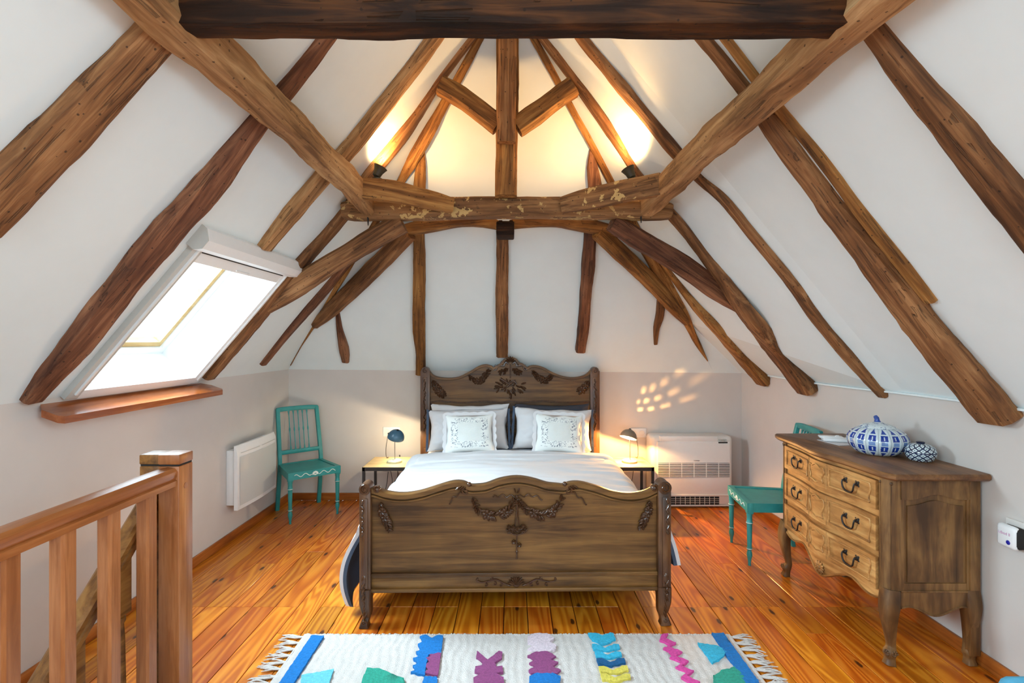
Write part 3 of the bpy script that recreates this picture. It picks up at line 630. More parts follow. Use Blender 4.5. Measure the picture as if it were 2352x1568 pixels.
# uplighters on the collar beam
def uplighter(px, py, D, lean, label, power):
    b = P(px, py, D); root = thing('uplighter', label, 'spotlight', b, group='uplighters on the collar beam')
    d = Vector((lean, .10, 1)).normalized(); m = Vector((0, 0, 1)).rotation_difference(d).to_matrix()
    mb = MB(); mb.lathe([(.030, 0), (.034, .012), (.034, .024), (.012, .03)], b+Vector((0, 0, -.03)), 14); mb.build('base', 'spot_olive', root)
    c = b+Vector((0, 0, .02))
    mb = MB(); mb.lathe([(.012, -.02), (.026, -.01), (.030, .02), (.042, .05), (.046, .055), (.040, .052), (.026, .022), (.0, .02)], c, 16, mat=m); mb.build('housing', 'spot_olive', root)
    mb = MB(); mb.ball(c+d*.045, .018, seg=10, rings=6); mb.build('bulb', 'bulb_spot', root)
    l = bpy.data.lights.new('uplight', 'SPOT'); l.energy = power; l.color = (1.0, 0.57, 0.22); l.spot_size = R(172); l.spot_blend = 0.5; l.shadow_soft_size = .03
    o = bpy.data.objects.new('uplight', l); col.objects.link(o); o.location = c+d*.075
    o.rotation_euler = (-d).to_track_quat('Z', 'Y').to_euler()
UP = 26.0
uplighter(866, 408, 3.32, .45, 'small dark uplighter glowing at the left end of the collar beam', UP)
uplighter(1450, 411, 3.32, -.45, 'small dark uplighter glowing at the right end of the collar beam', UP)
# ------------------------------------------------------------------ bed
BX, BY = 0.02, 2.79
bed = thing('bed', 'carved walnut double bed with a scrolled headboard and footboard', 'bed', (BX, BY, 0), R(1.0))
DF, DH = 2.79, 4.84
def fpt(px, py, y=0.0): q = P(px, py, DF); return Vector((q.x-BX, y, q.z))          # bed-local from the footboard plane
def hpt(px, py, y=0.0): q = P(px, py, DH); return Vector((q.x+0.016, DH-BY+y, q.z))
def curve2(pts, n=8): return [Vector((a, b, 0)) for a, b, *_ in catmull([(p[0], p[1], 0) for p in pts], n=n)]
def leaf(mb, c, ang, ln, wd, th):
    m = Matrix.Rotation(-ang, 3, 'Y'); th *= 1.9; ln *= 1.1; mb.ball(c, (ln/2, th, wd/2), seg=8, rings=4, mat=m)
    d = m @ Vector((1, 0, 0)); mb.tube([c - d*ln*.45 + Vector((0, -th*.9, 0)), c + Vector((0, -th*1.1, 0)), c + d*ln*.45 + Vector((0, -th*.7, 0))], [.0012, .002, .001], 4)
def flower(mb, c, r, th):
    for k in range(5):
        a = k*2*math.pi/5+.3; leaf(mb, c+Vector((math.cos(a)*r*.55, 0, math.sin(a)*r*.55)), a, r*1.0, r*.75, th)
    mb.ball(c+Vector((0, -th*.6, 0)), (r*.3, th, r*.3), seg=8, rings=4)
def garland(mb, pts, y, size, rng_, flowers=(0.35, 0.6)):
    cs = catmull([tuple(p) for p in pts], n=8); cs = [Vector(c) + Vector((0, y, 0)) for c in cs]
    mb.tube(cs, [.0025+.0015*math.sin(math.pi*i/(len(cs)-1)) for i in range(len(cs))], 5)
    for i in range(1, len(cs)-1):
        t = (cs[i+1]-cs[i-1]); a = math.atan2(t.z, t.x); f = i/(len(cs)-1); s = size*(.55+.6*math.sin(math.pi*f))
        for sg in (-1, 1):
            if rng_.random() < .78:
                b = a + sg*rng_.uniform(.5, 1.0); leaf(mb, cs[i]+Vector((math.cos(b), 0, math.sin(b)))*s*.6+Vector((0, -.003, 0)), b, s*1.15, s*.5, .005)
    for f in flowers:
        c = cs[int(f*(len(cs)-1))]; flower(mb, c+Vector((0, -.006, 0)), size*.95, .006)
def ribbon(mb, pts, y, w):
    cs = [Vector(c)+Vector((0, y, 0)) for c in catmull([tuple(p) for p in pts], n=5)]
    for i in range(len(cs)):
        cs[i] = cs[i] + Vector((0, -.004*abs(math.sin(i*1.3)), w*.7*math.sin(i*1.25)))
    mb.tube(cs, [w*.28]*len(cs), 6)
def scroll(mb, c, r, turns, a0, sg, y, rad):
    n = int(12*turns); mb.tube([Vector((c.x + r*(1-i/n*.85)*math.cos(a0+sg*i/n*turns*2*math.pi), y, c.z + r*(1-i/n*.85)*math.sin(a0+sg*i/n*turns*2*math.pi))) for i in range(n+1)], [rad*(1-.4*i/n) for i in range(n+1)], 6)
rg = random.Random(3)
# footboard
fb_top = [(852, 1122), (868, 1126), (890, 1133), (925, 1137), (965, 1132), (1005, 1120), (1040, 1110), (1062, 1110), (1078, 1117), (1092, 1118), (1118, 1115), (1150, 1104), (1187, 1099), (1222, 1104), (1255, 1114), (1280, 1117), (1296, 1118), (1312, 1113), (1335, 1113), (1370, 1122), (1410, 1135), (1450, 1140), (1485, 1135), (1505, 1126), (1518, 1122)]
top_l = catmull([(p[0], p[1], 0) for p in fb_top], n=4)
poly = [(fpt(a, b).x, fpt(a, b).z) for a, b, _ in top_l]; zb = fpt(0, 1328).z
poly_full = poly + [(poly[-1][0], zb), (poly[0][0], zb)]
fb = MB().prism(poly_full, lambda u, v, d: Vector((u, d, v)), .004, .034).build('footboard_panel', 'walnut_x', bed, world=False, smooth=20)
mb = MB(); rail = [Vector((u, .016, v-.004)) for u, v in poly]
mb.rod(rail, [.058]*len(rail), [.030]*len(rail), (0, 0, 1)); rail2 = [Vector((u, -.004, v-.030)) for u, v in poly]
mb.rod(rail2, .016, .010, (0, 0, 1)); mb.build('footboard_top_rail', 'walnut_x', bed, world=False, smooth=40)
mb = MB(); xa, xb = fpt(852, 0).x, fpt(1512, 0).x
for p0, p1, ya, yb in ((1312, 1322, -.016, .04), (1322, 1348, -.006, .036), (1347, 1356, -.018, .042)):
    mb.box(xa, xb, ya, yb, fpt(0, p1).z, fpt(0, p0).z, c=.005)
mb.build('footboard_bottom_rail', 'walnut_x', bed, world=False)
def foot_post(px0, px1, sg):
    xa, xb = fpt(px0, 0).x, fpt(px1, 0).x; xc = (xa+xb)/2; w = xb-xa; ztop = fpt(0, 1118).z; zleg = fpt(0, 1355).z
    mb = MB(); mb.box(xa, xb, -.030, .045, zleg-.01, ztop, c=.006); mb.box(xa+w*.30, xb-w*.22, -.038, -.028, zleg+.03, ztop-.05, c=.004)
    mb.tube([Vector((xc, -.036, ztop)), Vector((xc, .05, ztop))], w*.5, 16); post = mb.build('foot_post', 'walnut_z', bed, world=False)
    mb = MB(); scroll(mb, Vector((xc, 0, ztop)), w*.40, 1.4, math.pi/2, sg, -.038, .006)
    for k in range(7):
        z = ztop-.07-k*.028; leaf(mb, Vector((xc-sg*w*.18, -.036, z)), math.pi/2+sg*(.5 if k % 2 else -.4), .034, .018, .006)
    for k in range(6):
        z = zleg+.02-k*.016; leaf(mb, Vector((xc-sg*w*.10, -.036, z+.03)), math.pi/2+(.45 if k % 2 else -.45), .04, .014, .006)
    mb.ball(Vector((xc-sg*w*.05, -.034, zleg+.075)), (w*.24, .010, .034)); mb.build('post_carving', 'walnut_carved', post, world=False)['kind'] = 'stuff'
    # cabriole leg
    pts = catmull([(xc, 0, zleg+.02, w*1.02, .075), (xc+sg*.0, -.004, zleg-.05, w*.98, .07), (xc+sg*.006, .0, zleg-.11, w*.78, .06), (xc+sg*.004, -.002, .05, w*.60, .05), (xc-sg*.004, -.006, .022, w*.66, .056), (xc-sg*.006, -.008, .0, w*.86, .062)], n=4)
    mb = MB(); mb.rod([p[:3] for p in pts], [p[3] for p in pts], [p[4] for p in pts], (0, 1, 0)); lg = mb.build('leg', 'walnut_z', bed, world=False)
    mb = MB(); scroll(mb, Vector((xc-sg*.004, 0, .03)), .014, 1.2, 0, sg, -.034, .004)
    for k in range(4): leaf(mb, Vector((xc, -.034+.002*k, zleg-.03-k*.03)), math.pi/2-sg*.3, .05, .016, .004)
    mb.build('leg_carving', 'walnut_carved', lg, world=False)['kind'] = 'stuff'
foot_post(830, 856, 1); foot_post(1510, 1540, -1)
# footboard carvings
mb = MB(); Y = -.006
for px in (1078, 1297):
    mb.ball(fpt(px, 1111, Y), (.014, .014, .014)); scroll(mb, fpt(px + (-8 if px < 1180 else 8), 1126), .020, 1.3, math.pi/2, 1 if px < 1180 else -1, Y-.006, .006)
    for k in range(3): leaf(mb, fpt(px+(-14 if px < 1180 else 14)+k*(-5 if px < 1180 else 5), 1119-k*1.5, Y-.012), (.5 if px < 1180 else math.pi-.5), .035, .012, .006)
for px, sg in ((869, 1), (1503, -1)): scroll(mb, fpt(px, 1121), .020, 1.3, math.pi/2, sg, Y-.006, .007); mb.ball(fpt(px, 1121, Y+.01), (.018, .03, .018))
garland(mb, [fpt(1085, 1140), fpt(1103, 1172), fpt(1135, 1182), fpt(1165, 1172), fpt(1186, 1142)], Y+.002, .030, rg, (.38, .70))
garland(mb, [fpt(1188, 1142), fpt(1208, 1168), fpt(1245, 1182), fpt(1275, 1170), fpt(1293, 1140)], Y+.002, .030, rg, (.40, .70))
for a in ([(1133, 1140), (1150, 1137), (1168, 1138), (1186, 1138)], [(1190, 1138), (1208, 1137), (1228, 1138), (1246, 1146)], [(1060, 1130), (1045, 1138), (1032, 1155)], [(1316, 1130), (1332, 1142), (1348, 1158)]):
    ribbon(mb, [fpt(*p) for p in a], Y+.002, .012)
leaf(mb, fpt(1183, 1126, Y), math.pi/2+.3, .028, .010, .005); leaf(mb, fpt(1191, 1126, Y), math.pi/2-.3, .028, .010, .005)
mb.tube([fpt(1187, 1136, Y), fpt(1187, 1170, Y), fpt(1183, 1206, Y)], [.005, .004, .003], 6); mb.tube([fpt(1188, 1136, Y), fpt(1189, 1170, Y), fpt(1192, 1206, Y)], [.004, .003, .003], 6)
mb.tube([fpt(a, b, Y-.002) for a, b in ((1163, 1213), (1170, 1222), (1187, 1227), (1204, 1222), (1211, 1213))], .005, 6)
for k in range(26): flower(mb, fpt(1166+rg.random()*42, 1206+rg.random()*14, Y-.003*rg.random()), .010, .005)
mb.tube([fpt(1187, 1228, Y), fpt(1187, 1282, Y)], [.003, .0045], 6); mb.ball(fpt(1187, 1266, Y), (.007, .006, .010))
for a, b in ((1180, 1243), (1193, 1250)): flower(mb, fpt(a, b, Y-.002), .013, .005)
for x0, sg in ((876, 1), (1494, -1)):
    garland(mb, [fpt(x0, 1150), fpt(x0+sg*4, 1172), fpt(x0+sg*14, 1195), fpt(x0+sg*22, 1215)], Y+.002, .026, rg, (.35, .55))
# shell and scrolls on the bottom rail
Y2 = -.010
for k in range(9):
    a = math.pi*(.08+.84*k/8); c = fpt(1186, 1340, Y2); leaf(mb, c+Vector((math.cos(a)*.024, 0, math.sin(a)*.024)), a, .05, .013, .006)
mb.ball(fpt(1186, 1341, Y2-.002), (.018, .008, .012))
for sg in (-1, 1):
    pts = [(1186+sg*14, 1343), (1186+sg*30, 1336), (1186+sg*46, 1328), (1186+sg*62, 1331), (1186+sg*78, 1334), (1186+sg*90, 1330), (1186+sg*88, 1325)]
    mb.tube([Vector(c) for c in catmull([tuple(fpt(*p, Y2)) for p in pts], n=5)], .0048, 6)
    for q, v in ((36, 1341), (50, 1338), (70, 1341), (58, 1326)): scroll(mb, fpt(1186+sg*q, v), .012, .8, math.pi/2, sg, Y2, .004)
mb.build('footboard_carving', 'walnut_carved', fb, world=False, smooth=60)['kind'] = 'stuff'
# headboard
hb_top = [(986, 852), (992, 860), (1004, 866), (1030, 869), (1055, 866), (1080, 854), (1100, 842), (1115, 838), (1128, 841), (1134, 845), (1146, 838), (1153, 834), (1159, 826), (1172, 821), (1185, 825), (1191, 833), (1200, 836), (1212, 845), (1218, 841), (1230, 840), (1248, 845), (1270, 857), (1295, 866), (1320, 868), (1340, 864), (1352, 857), (1358, 851)]
hl = catmull([(p[0], p[1], 0) for p in hb_top], n=3); hp = [(hpt(a, b).x, hpt(a, b).z) for a, b, _ in hl]
hb = MB().prism(hp + [(hp[-1][0], .12), (hp[0][0], .12)], lambda u, v, d: Vector((u, DH-BY+d, v)), .0, .03).build('headboard_panel', 'walnut_x', bed, world=False, smooth=20)
mb = MB(); mb.rod([Vector((u, DH-BY+.01, v-.004)) for u, v in hp], .056, .024, (0, 0, 1)); mb.rod([Vector((u, DH-BY-.006, v-.030)) for u, v in hp if abs(u) > .24], .012, .010, (0, 0, 1)) if False else None
mb.build('headboard_top_rail', 'walnut_x', bed, world=False, smooth=40)
for px0, px1, sg in ((967, 989, 1), (1355, 1377, -1)):
    xa, xb = hpt(px0, 0).x, hpt(px1, 0).x; xc = (xa+xb)/2; zt = hpt(0, 851).z; yy = DH-BY
    mb = MB(); mb.box(xa, xb, yy-.03, yy+.045, .0, zt, c=.006); mb.box(xc-.020, xc+.020, yy-.038, yy-.028, .55, zt-.06, c=.004); mb.tube([(xc-sg*.0, yy-.035, zt), (xc, yy+.05, zt)], (xb-xa)*.40, 14)
    po = mb.build('head_post', 'walnut_z', bed, world=False)
    mb = MB()
    for k in range(22): leaf(mb, Vector((xc+rg.uniform(-.01, .01), yy-.040, zt-.09-k*.022)), math.pi/2+rg.uniform(-.8, .8), .030, .012, .005)
    scroll(mb, Vector((xc, 0, zt)), .024, 1.2, math.pi/2, sg, yy-.038, .006); mb.build('post_carving', 'walnut_carved', po, world=False)['kind'] = 'stuff'
mb = MB(); Y = -.004
garland(mb, [hpt(1075, 862), hpt(1088, 872), hpt(1102, 874), hpt(1115, 862), hpt(1124, 850)], Y, .034, rg, (.4, .65))
garland(mb, [hpt(1220, 850), hpt(1236, 866), hpt(1252, 873), hpt(1268, 862)], Y, .034, rg, (.45, .6))
garland(mb, [hpt(994, 872), hpt(1002, 887), hpt(1012, 900), hpt(1020, 908)], Y, .040, rg, (.4, .7)); garland(mb, [hpt(1352, 874), hpt(1342, 890), hpt(1330, 900)], Y, .040, rg, (.4, .7))
for sg in (-1, 1):
    c = hpt(1172+sg*16, 836); scroll(mb, c, .026, 1.2, math.pi/2, -sg, DH-BY-.010, .009); scroll(mb, hpt(1172+sg*36, 845), .026, 1.3, math.pi/2, sg, DH-BY-.010, .009)
    mb.tube([hpt(1172+sg*4, 836, -.01), hpt(1172+sg*10, 831, -.012), hpt(1172+sg*17, 840, -.01), hpt(1172+sg*28, 838, -.01), hpt(1172+sg*38, 848, -.01)], .009, 6)
    garland(mb, [hpt(1172+sg*4, 846), hpt(1172+sg*14, 852), hpt(1172+sg*24, 856)], Y, .030, rg, ())
for k in range(7): leaf(mb, hpt(1172, 831, -.012)+Vector((math.cos(math.pi*(.1+.8*k/6))*.03, 0, math.sin(math.pi*(.1+.8*k/6))*.03)), math.pi*(.1+.8*k/6), .05, .018, .007)
mb.tube([hpt(1172, 836, Y), hpt(1172, 868, Y)], .006, 6)
mb.tube([hpt(1149, 869, Y-.004), hpt(1176, 886, Y-.006)], [.014, .006], 7); mb.tube([hpt(1184, 872, Y-.004), hpt(1164, 888, Y-.006)], [.006, .012], 7); scroll(mb, hpt(1176, 882), .042, .9, 0, 1, DH-BY-.012, .006)
for k in range(30):
    a = rg.uniform(0, 2*math.pi); r_ = rg.uniform(.05, .15); leaf(mb, hpt(1172, 886, Y)+Vector((math.cos(a)*r_, 0, math.sin(a)*r_*.5)), a+rg.uniform(-.4, .4), .05, .018, .005)
for k in range(8): leaf(mb, hpt(1170+rg.uniform(-5, 5), 898+k*2, Y), -math.pi/2+rg.uniform(-.7, .7), .04, .015, .005)
mb.build('headboard_carving', 'walnut_carved', hb, world=False, smooth=60)['kind'] = 'stuff'
mb = MB(); mb.rod([Vector(c) for c in catmull([tuple(hpt(a, b, -.006)) for a, b in ((988, 924), (1010, 920), (1060, 924), (1110, 921), (1150, 924), (1172, 920), (1195, 924), (1240, 921), (1300, 924), (1355, 922))], n=5)], .014, .012, (0, 0, 1)); mb.build('headboard_moulding', 'walnut_carved', hb, world=False)
for sg in (-1, 1):
    MB().box(sg*.78, sg*.815, .03, DH-BY, .20, .36, c=.006).build('side_rail', 'walnut_x', bed, world=False)
for px, nm in ((1060, 0), (1180, 1)):
    q = fpt(px, 0).x; MB().box(q-.02, q+.02, .55, .59, 0, .22, c=.003).build('slat_foot', 'black_metal', bed, world=False)
MB().box(-.78, .78, .06, DH-BY-.02, .22, .26).build('bed_base', 'dark_slot', bed, world=False)
def bedpt(x, y, z): c, s = math.cos(R(1.0)), math.sin(R(1.0)); return Vector((BX + c*x - s*y, BY + s*x + c*y, z))
MB().box(-.775, .775, .075, 2.0, .262, .50, c=.05).build('mattress', 'linen_white', None).matrix_world = bed.matrix_basis
mt_ = bpy.data.objects['mattress']; tag(mt_, 'thick white mattress under the duvet on the bed', 'mattress')
# duvet: one sheet with a slate underside
def duvet_pt(u, v, off):
    y = .05 + v*1.46; s = -1.22 + 2.32*u
    foot = max(0.0, 1-v/.22); half = .765; r = .10
    s += (.0 if s > 0 else -.12*foot**1.5)
    a = abs(s); sg = -1 if s < 0 else 1; top = .555 + .035*math.cos(min(1, a/half)*1.45) + (.02 if v > .9 else 0)
    lean = (.06 if sg < 0 else .03) + foot*(.11 if sg < 0 else .03)
    if a < half: q = Vector((s, y, top)); n = Vector((sg*.1*a, 0, 1))
    else:
        t = a-half; arc = r*math.pi/2*.92
        if t < arc: th = t/r; q = Vector((sg*(half+r*math.sin(th)), y, top-r*(1-math.cos(th)))); n = Vector((sg*math.sin(th), 0, math.cos(th)))
        else:
            th = arc/r; t -= arc; q = Vector((sg*(half+r*math.sin(th)+t*lean+((.05 if sg < 0 else .02)*foot+.015)*math.sin(min(1, t/.44)*math.pi)), y, top-r*(1-math.cos(th))-t)); n = Vector((sg, 0, lean))
            fold = math.sin(y*14+sg)*.018*min(1, t/.2); q.x += sg*fold
            if q.z < .05: q.z = .05 + (q.z-.05)*.05
            q.y += (-.0)*foot
            q.y += .05*foot*(t/.4)
    w = .014*noise.noise((s*2.0, y*4.0, 1.3)) + .008*noise.noise((s*3-y*2, y*12+s*2, 4.2)) + .006*noise.noise((s*3-y*4, y*26+s*5, 8.1))
    n.normalize(); return bed.matrix_basis @ (q + n*(w+off))
NU, NV = 120, 60
mb = MB(); TK = .020
mb.grid(lambda u, v: duvet_pt(u, v, TK), NU, NV, 0); mb.grid(lambda u, v: duvet_pt(u, v, -TK), NU, NV, 1)
def rim(f0, f1, n, m=0):        # puffed white hem
    mid = [(f0(i/n)+f1(i/n))/2 for i in range(n+1)]
    mb.add([f0(i/n) for i in range(n+1)]+mid+[f1(i/n) for i in range(n+1)], [(i, i+1, i+2+n, i+1+n) for i in range(n)], 0)
    b = len(mb.v)-2*(n+1); mb.f += [(b+i, b+i+1, b+i+2+n, b+i+1+n) for i in range(n)]; mb.m += [1]*n
for e in (0, 1): rim(lambda t: duvet_pt(t, e, TK), lambda t: duvet_pt(t, e, -TK), NU); rim(lambda t: duvet_pt(e, t, TK), lambda t: duvet_pt(e, t, -TK), NV)
bpy.context.view_layer.update()
o = mb.build('duvet', ['linen_white', 'slate_cotton'], None, smooth=60); tag(o, 'white duvet with slate underside spread over the bed and hanging at its sides', 'duvet')
# turned-back sheet band at the pillow end
def band(u, v):
    x = -.80+1.6*u; e = max(0, abs(x)-.74); y = 1.30 + .30*v; z = .602 + .012*math.sin(math.pi*v) - e*e*7 + .005*noise.noise((x*4, y*9, 2)) - .022*(abs(x)/.8)**2 + (.006 if v < .9 else 0)
    return bed.matrix_basis @ Vector((x, y, z))
mb = MB(); mb.grid(band, 60, 10); mb.grid(lambda u, v: band(u, v)-Vector((0, 0, .022)), 60, 10)
n_ = 60; mb.add([band(i/n_, 0) for i in range(n_+1)]+[band(i/n_, 0)-Vector((0, 0, .022)) for i in range(n_+1)], [(i, i+1, i+2+n_, i+1+n_) for i in range(n_)])
o = mb.build('folded_sheet', 'linen_white', None, smooth=60); tag(o, 'white sheet folded back over the duvet in front of the pillows', 'sheet')
# bottom sheet under the pillows
def under(u, v):
    x = -.80+1.6*u; e = max(0, abs(x)-.70); return bed.matrix_basis @ Vector((x, 1.45+.56*v, .575 - e*e*9 - .02*(abs(x)/.8)**2 + .004*noise.noise((x*5, v*6, 5))))
mb = MB(); mb.grid(under, 40, 12); mb.grid(lambda u, v: under(u, v)-Vector((0, 0, .06)), 40, 12); o = mb.build('bed_sheet', 'linen_white', None, smooth=60); tag(o, 'white bottom sheet lying under the pillows', 'sheet')
# pillows
def pillow(name, label, cat, c, w, h, th, tilt, yaw, mats, roll=0.0, flange=None, scallop=False, group=None, seed=0, wr=.020):
    root = thing(name, label, cat, c, group=group); root.rotation_euler = Euler((R(tilt), R(roll), R(yaw)), 'XYZ')
    def shape(u, v, sg):
        a, b = 2*u-1, 2*v-1; e = max(0, (1-abs(a)**2.2))**.55 * max(0, (1-abs(b)**2.2))**.55
        px = a*w/2*(1-.08*(1-abs(b)**2)*abs(a)**3); pz = b*h/2*(1-.10*(1-abs(a)**2)*abs(b)**3)
        d = th/2*e*(.85+.15*math.cos(a*1.2))
        d += (e**.5)*wr*(noise.noise((a*2.4+seed, b*2.4, seed*3.1)) + .6*noise.noise((a*6+seed, b*5, 2+seed)) + .5*noise.noise(((a+b)*3+seed, (a-b)*11, 4)))
        pz += .014*noise.noise((a*2.2+seed, 7, seed))*max(0, b)**2; px += .012*noise.noise((b*2.2+seed, 3, seed))*a*a*a
        return Vector((px, -sg*d, pz+h/2))
    mb = MB(); mb.grid(lambda u, v: shape(u, v, 1), 34, 26, 0); mb.grid(lambda u, v: shape(u, v, -1), 34, 26, 1)
    mb.build('cover', mats, root, world=False, smooth=70)
    if flange:
        mb = MB(); N = 90; vs = []
        for s_ in (0, 1):
            for i in range(N):
                t = i/N*4; k = int(t); f = t-k; a, b = ((-1+2*f, -1), (1, -1+2*f), (1-2*f, 1), (-1, 1-2*f))[k]
                g = (flange + .010*noise.noise((i*.35, seed, 1)))*s_*(1 if k in (1, 3) else .1)
                vs.append(Vector((a*(w/2*.985+g), .012+.010*noise.noise((i*.3, seed, 4))*s_, b*(h/2*.98+g)+h/2)))
        mb.add(vs, [(i, (i+1) % N, (i+1) % N+N, i+N) for i in range(N)]); mb.build('flange', 'slate_cotton' if name == 'pillow' else mats[0], root, world=False, smooth=0)
    if scallop:
        mb = MB(); vs = []; N = 128
        for s_ in (0, 1):
            for i in range(N):
                t = i/N*4; k = int(t); f = t-k; a, b = ((-1+2*f, -1), (1, -1+2*f), (1-2*f, 1), (-1, 1-2*f))[k]
                g = (.022+.012*abs(math.sin(i*math.pi/(N/4)*6)))*s_; rr = .96
                vs.append(Vector((a*(w/2*rr+g), .004+.006*noise.noise((i*.2, seed, 4))*s_, b*(h/2*rr+g)+h/2)))
        mb.add(vs, [(i, (i+1) % N, (i+1) % N+N, i+N) for i in range(N)]); mb.build('scalloped_edge', 'linen_white', root, world=False, smooth=0)
    return root
ZP = .585
def pxw(px, D): return (px-CX)*D/F
g = 'white pillows leaning on the headboard'
pillow('back_pillow', 'white pillow showing as a strip above the left front pillow', 'pillow', (pxw(1078, 4.72), 4.72, ZP), .74, .385, .14, -9, 1, ['linen_white', 'charcoal_cotton'], seed=5)
pillow('back_pillow', 'charcoal pillow peeping out behind the right front pillow', 'pillow', (pxw(1268, 4.72), 4.72, ZP), .70, .385, .14, -9, -1, ['charcoal_cotton', 'charcoal_cotton'], seed=8)
pillow('pillow', 'white pillow with slate edging on the left side of the bed', 'pillow', (pxw(1076, 4.55), 4.55, ZP-.01), .73, .375, .24, -20, 3, ['linen_white', 'slate_cotton'], roll=-1, flange=.022, group=g, seed=1)
pillow('pillow', 'white pillow with dark edging on the right side of the bed', 'pillow', (pxw(1268, 4.55), 4.55, ZP-.01), .71, .385, .24, -20, -3, ['linen_white', 'charcoal_cotton'], roll=2, flange=.022, group=g, seed=2)
g = 'small quilted cushions'
pillow('cushion', 'small quilted floral cushion in front of the left pillow', 'cushion', (pxw(1079, 4.34), 4.34, ZP+.01), .42, .345, .12, -26, 4, ['quilt_print', 'linen_white'], roll=-1, scallop=True, group=g, seed=3, wr=.004)
pillow('cushion', 'small quilted floral cushion in front of the right pillow', 'cushion', (pxw(1283, 4.34), 4.34, ZP+.01), .41, .345, .12, -26, -3, ['quilt_print', 'linen_white'], roll=2, scallop=True, group=g, seed=4, wr=.004)
# ------------------------------------------------------------------ teal chairs
def make_chair(label):
    t = thing('teal_chair', label, 'chair', group='teal painted chairs')
    B = lambda mb, nm, m, par=t, sm=35: mb.build(nm, m, par, world=False, smooth=sm)
    sz = .435
    mb = MB(); fw, bw, d = .225, .195, .205; q = .035
    out = [(-fw, -d), (fw, -d), (bw, d), (-bw, d)]; inn = [(-fw+q, -d+q), (fw-q, -d+q), (bw-q, d-q*.6), (-bw+q, d-q*.6)]
    vs = [(a, b, sz) for a, b in out] + [(a, b, sz) for a, b in inn] + [(a, b, sz-.006) for a, b in inn] + [(a, b, sz-.062) for a, b in out]
    fs = [(i, (i+1) % 4, (i+1) % 4+4, i+4) for i in range(4)] + [(i+4, (i+1) % 4+4, (i+1) % 4+8, i+8) for i in range(4)] + [(8, 9, 10, 11)] + [(i, i+12, (i+1) % 4+12, (i+1) % 4) for i in range(4)] + [(15, 14, 13, 12)]
    mb.add(vs, fs); seat = B(mb, 'seat', 'teal_paint', sm=0)
    mb = MB(); y = -d-.002
    mb.tube([(-.175+.35*i/80, y, sz-.030+.010*math.sin(i/80*math.pi*8)) for i in range(81) if not 33 <= i <= 47], .0028, 6) if False else None
    for a, b in ((0, 33), (47, 80)): mb.tube([(-.175+.35*i/80, y, sz-.030+.011*math.sin(i/80*math.pi*9+.5)) for i in range(a, b+1)], .003, 6)
    for k in range(7): a = math.pi*(k/6); mb.ball((math.cos(a)*.018, y, sz-.036+math.sin(a)*.016), (.007, .002, .010), seg=8, rings=4, mat=Matrix.Rotation(-(a-math.pi/2), 3, 'Y'))
    mb.ball((0, y, sz-.042), (.012, .002, .006)); B(mb, 'painted_ornament', 'white_paint_line', seat)
    for s in (-1, 1):
        mb = MB(); x = s*(fw-.022); yy = -d+.022; mb.box(x-.021, x+.021, yy-.021, yy+.021, sz-.075, sz-.001, c=.003)
        prof = [(.0185, sz-.075), (.020, sz-.09), (.0175, sz-.095), (.0185, sz-.13), (.022, sz-.135), (.022, sz-.142), (.018, sz-.147), (.0175, .25), (.015, .125), (.0185, .120), (.0185, .113), (.013, .105), (.018, .085), (.019, .07), (.013, .045), (.0095, .02), (.010, .0)]
        mb.lathe(prof[::-1], (x, yy, 0), 14); lg = B(mb, 'front_leg', 'teal_paint')
        for z in (sz-.138, .117):
            mb = MB(); mb.lathe([(.0225 if z > .2 else .0190, z-.0018), (.0228 if z > .2 else .0193, z), (.0225 if z > .2 else .0190, z+.0018)], (x, yy, 0), 14); B(mb, 'painted_ring', 'white_paint_line', lg)
        pts = catmull([(s*.188, d+.055, 0), (s*.187, d+.02, .18), (s*.185, d-.012, .38), (s*.184, d-.008, .50), (s*.180, d+.04, .72), (s*.176, d+.085, .925)], n=5)
        mb = MB(); mb.rod(pts, .034, .030, (0, 1, 0)); B(mb, 'rear_leg', 'teal_paint')
    zt = .915; yb = lambda z: d-.008 + .093*max(0, (z-.5)/.425)**1.15
    mb = MB(); mb.rod([(-.185+.37*i/8, yb(zt)+.002-.0*abs(i-4), zt+.008*(1-((i-4)/4)**4)) for i in range(9)], .026, .040, (0, 0, 1)); B(mb, 'top_rail', 'teal_paint')
    z2 = .535; mb = MB(); mb.rod([(-.175+.35*i/4, yb(z2), z2) for i in range(5)], .024, .036, (0, 0, 1)); B(mb, 'lower_rail', 'teal_paint')
    for k in range(5):
        x = (k-2)*.041; prof = []
        pts = [(x, yb(z2+.015+f*(zt-z2-.03)), z2+.015+f*(zt-z2-.03)) for f in [i/24 for i in range(25)]]
        r = [.009-.0045*min(1, f/.10) if f < .1 else (.009-.0045*min(1, (1-f)/.10) if f > .9 else .0042+.0075*max(0, 1-abs(f-.52)/.035)) for f in [i/24 for i in range(25)]]
        mb = MB(); mb.tube(pts, r, 8); B(mb, 'spindle', 'teal_paint')
    return t
ch = make_chair('teal painted spindle-back chair in the corner beside the wall heater')
ch.location = (-1.845, 4.585, 0); ch.rotation_euler = (0, 0, R(39.8))
c2 = copy_tree(ch); c2['label'] = 'teal painted chair half hidden behind the wooden dresser'
c2.location = (1.852, 3.70, 0); c2.rotation_euler = (0, 0, R(-97))

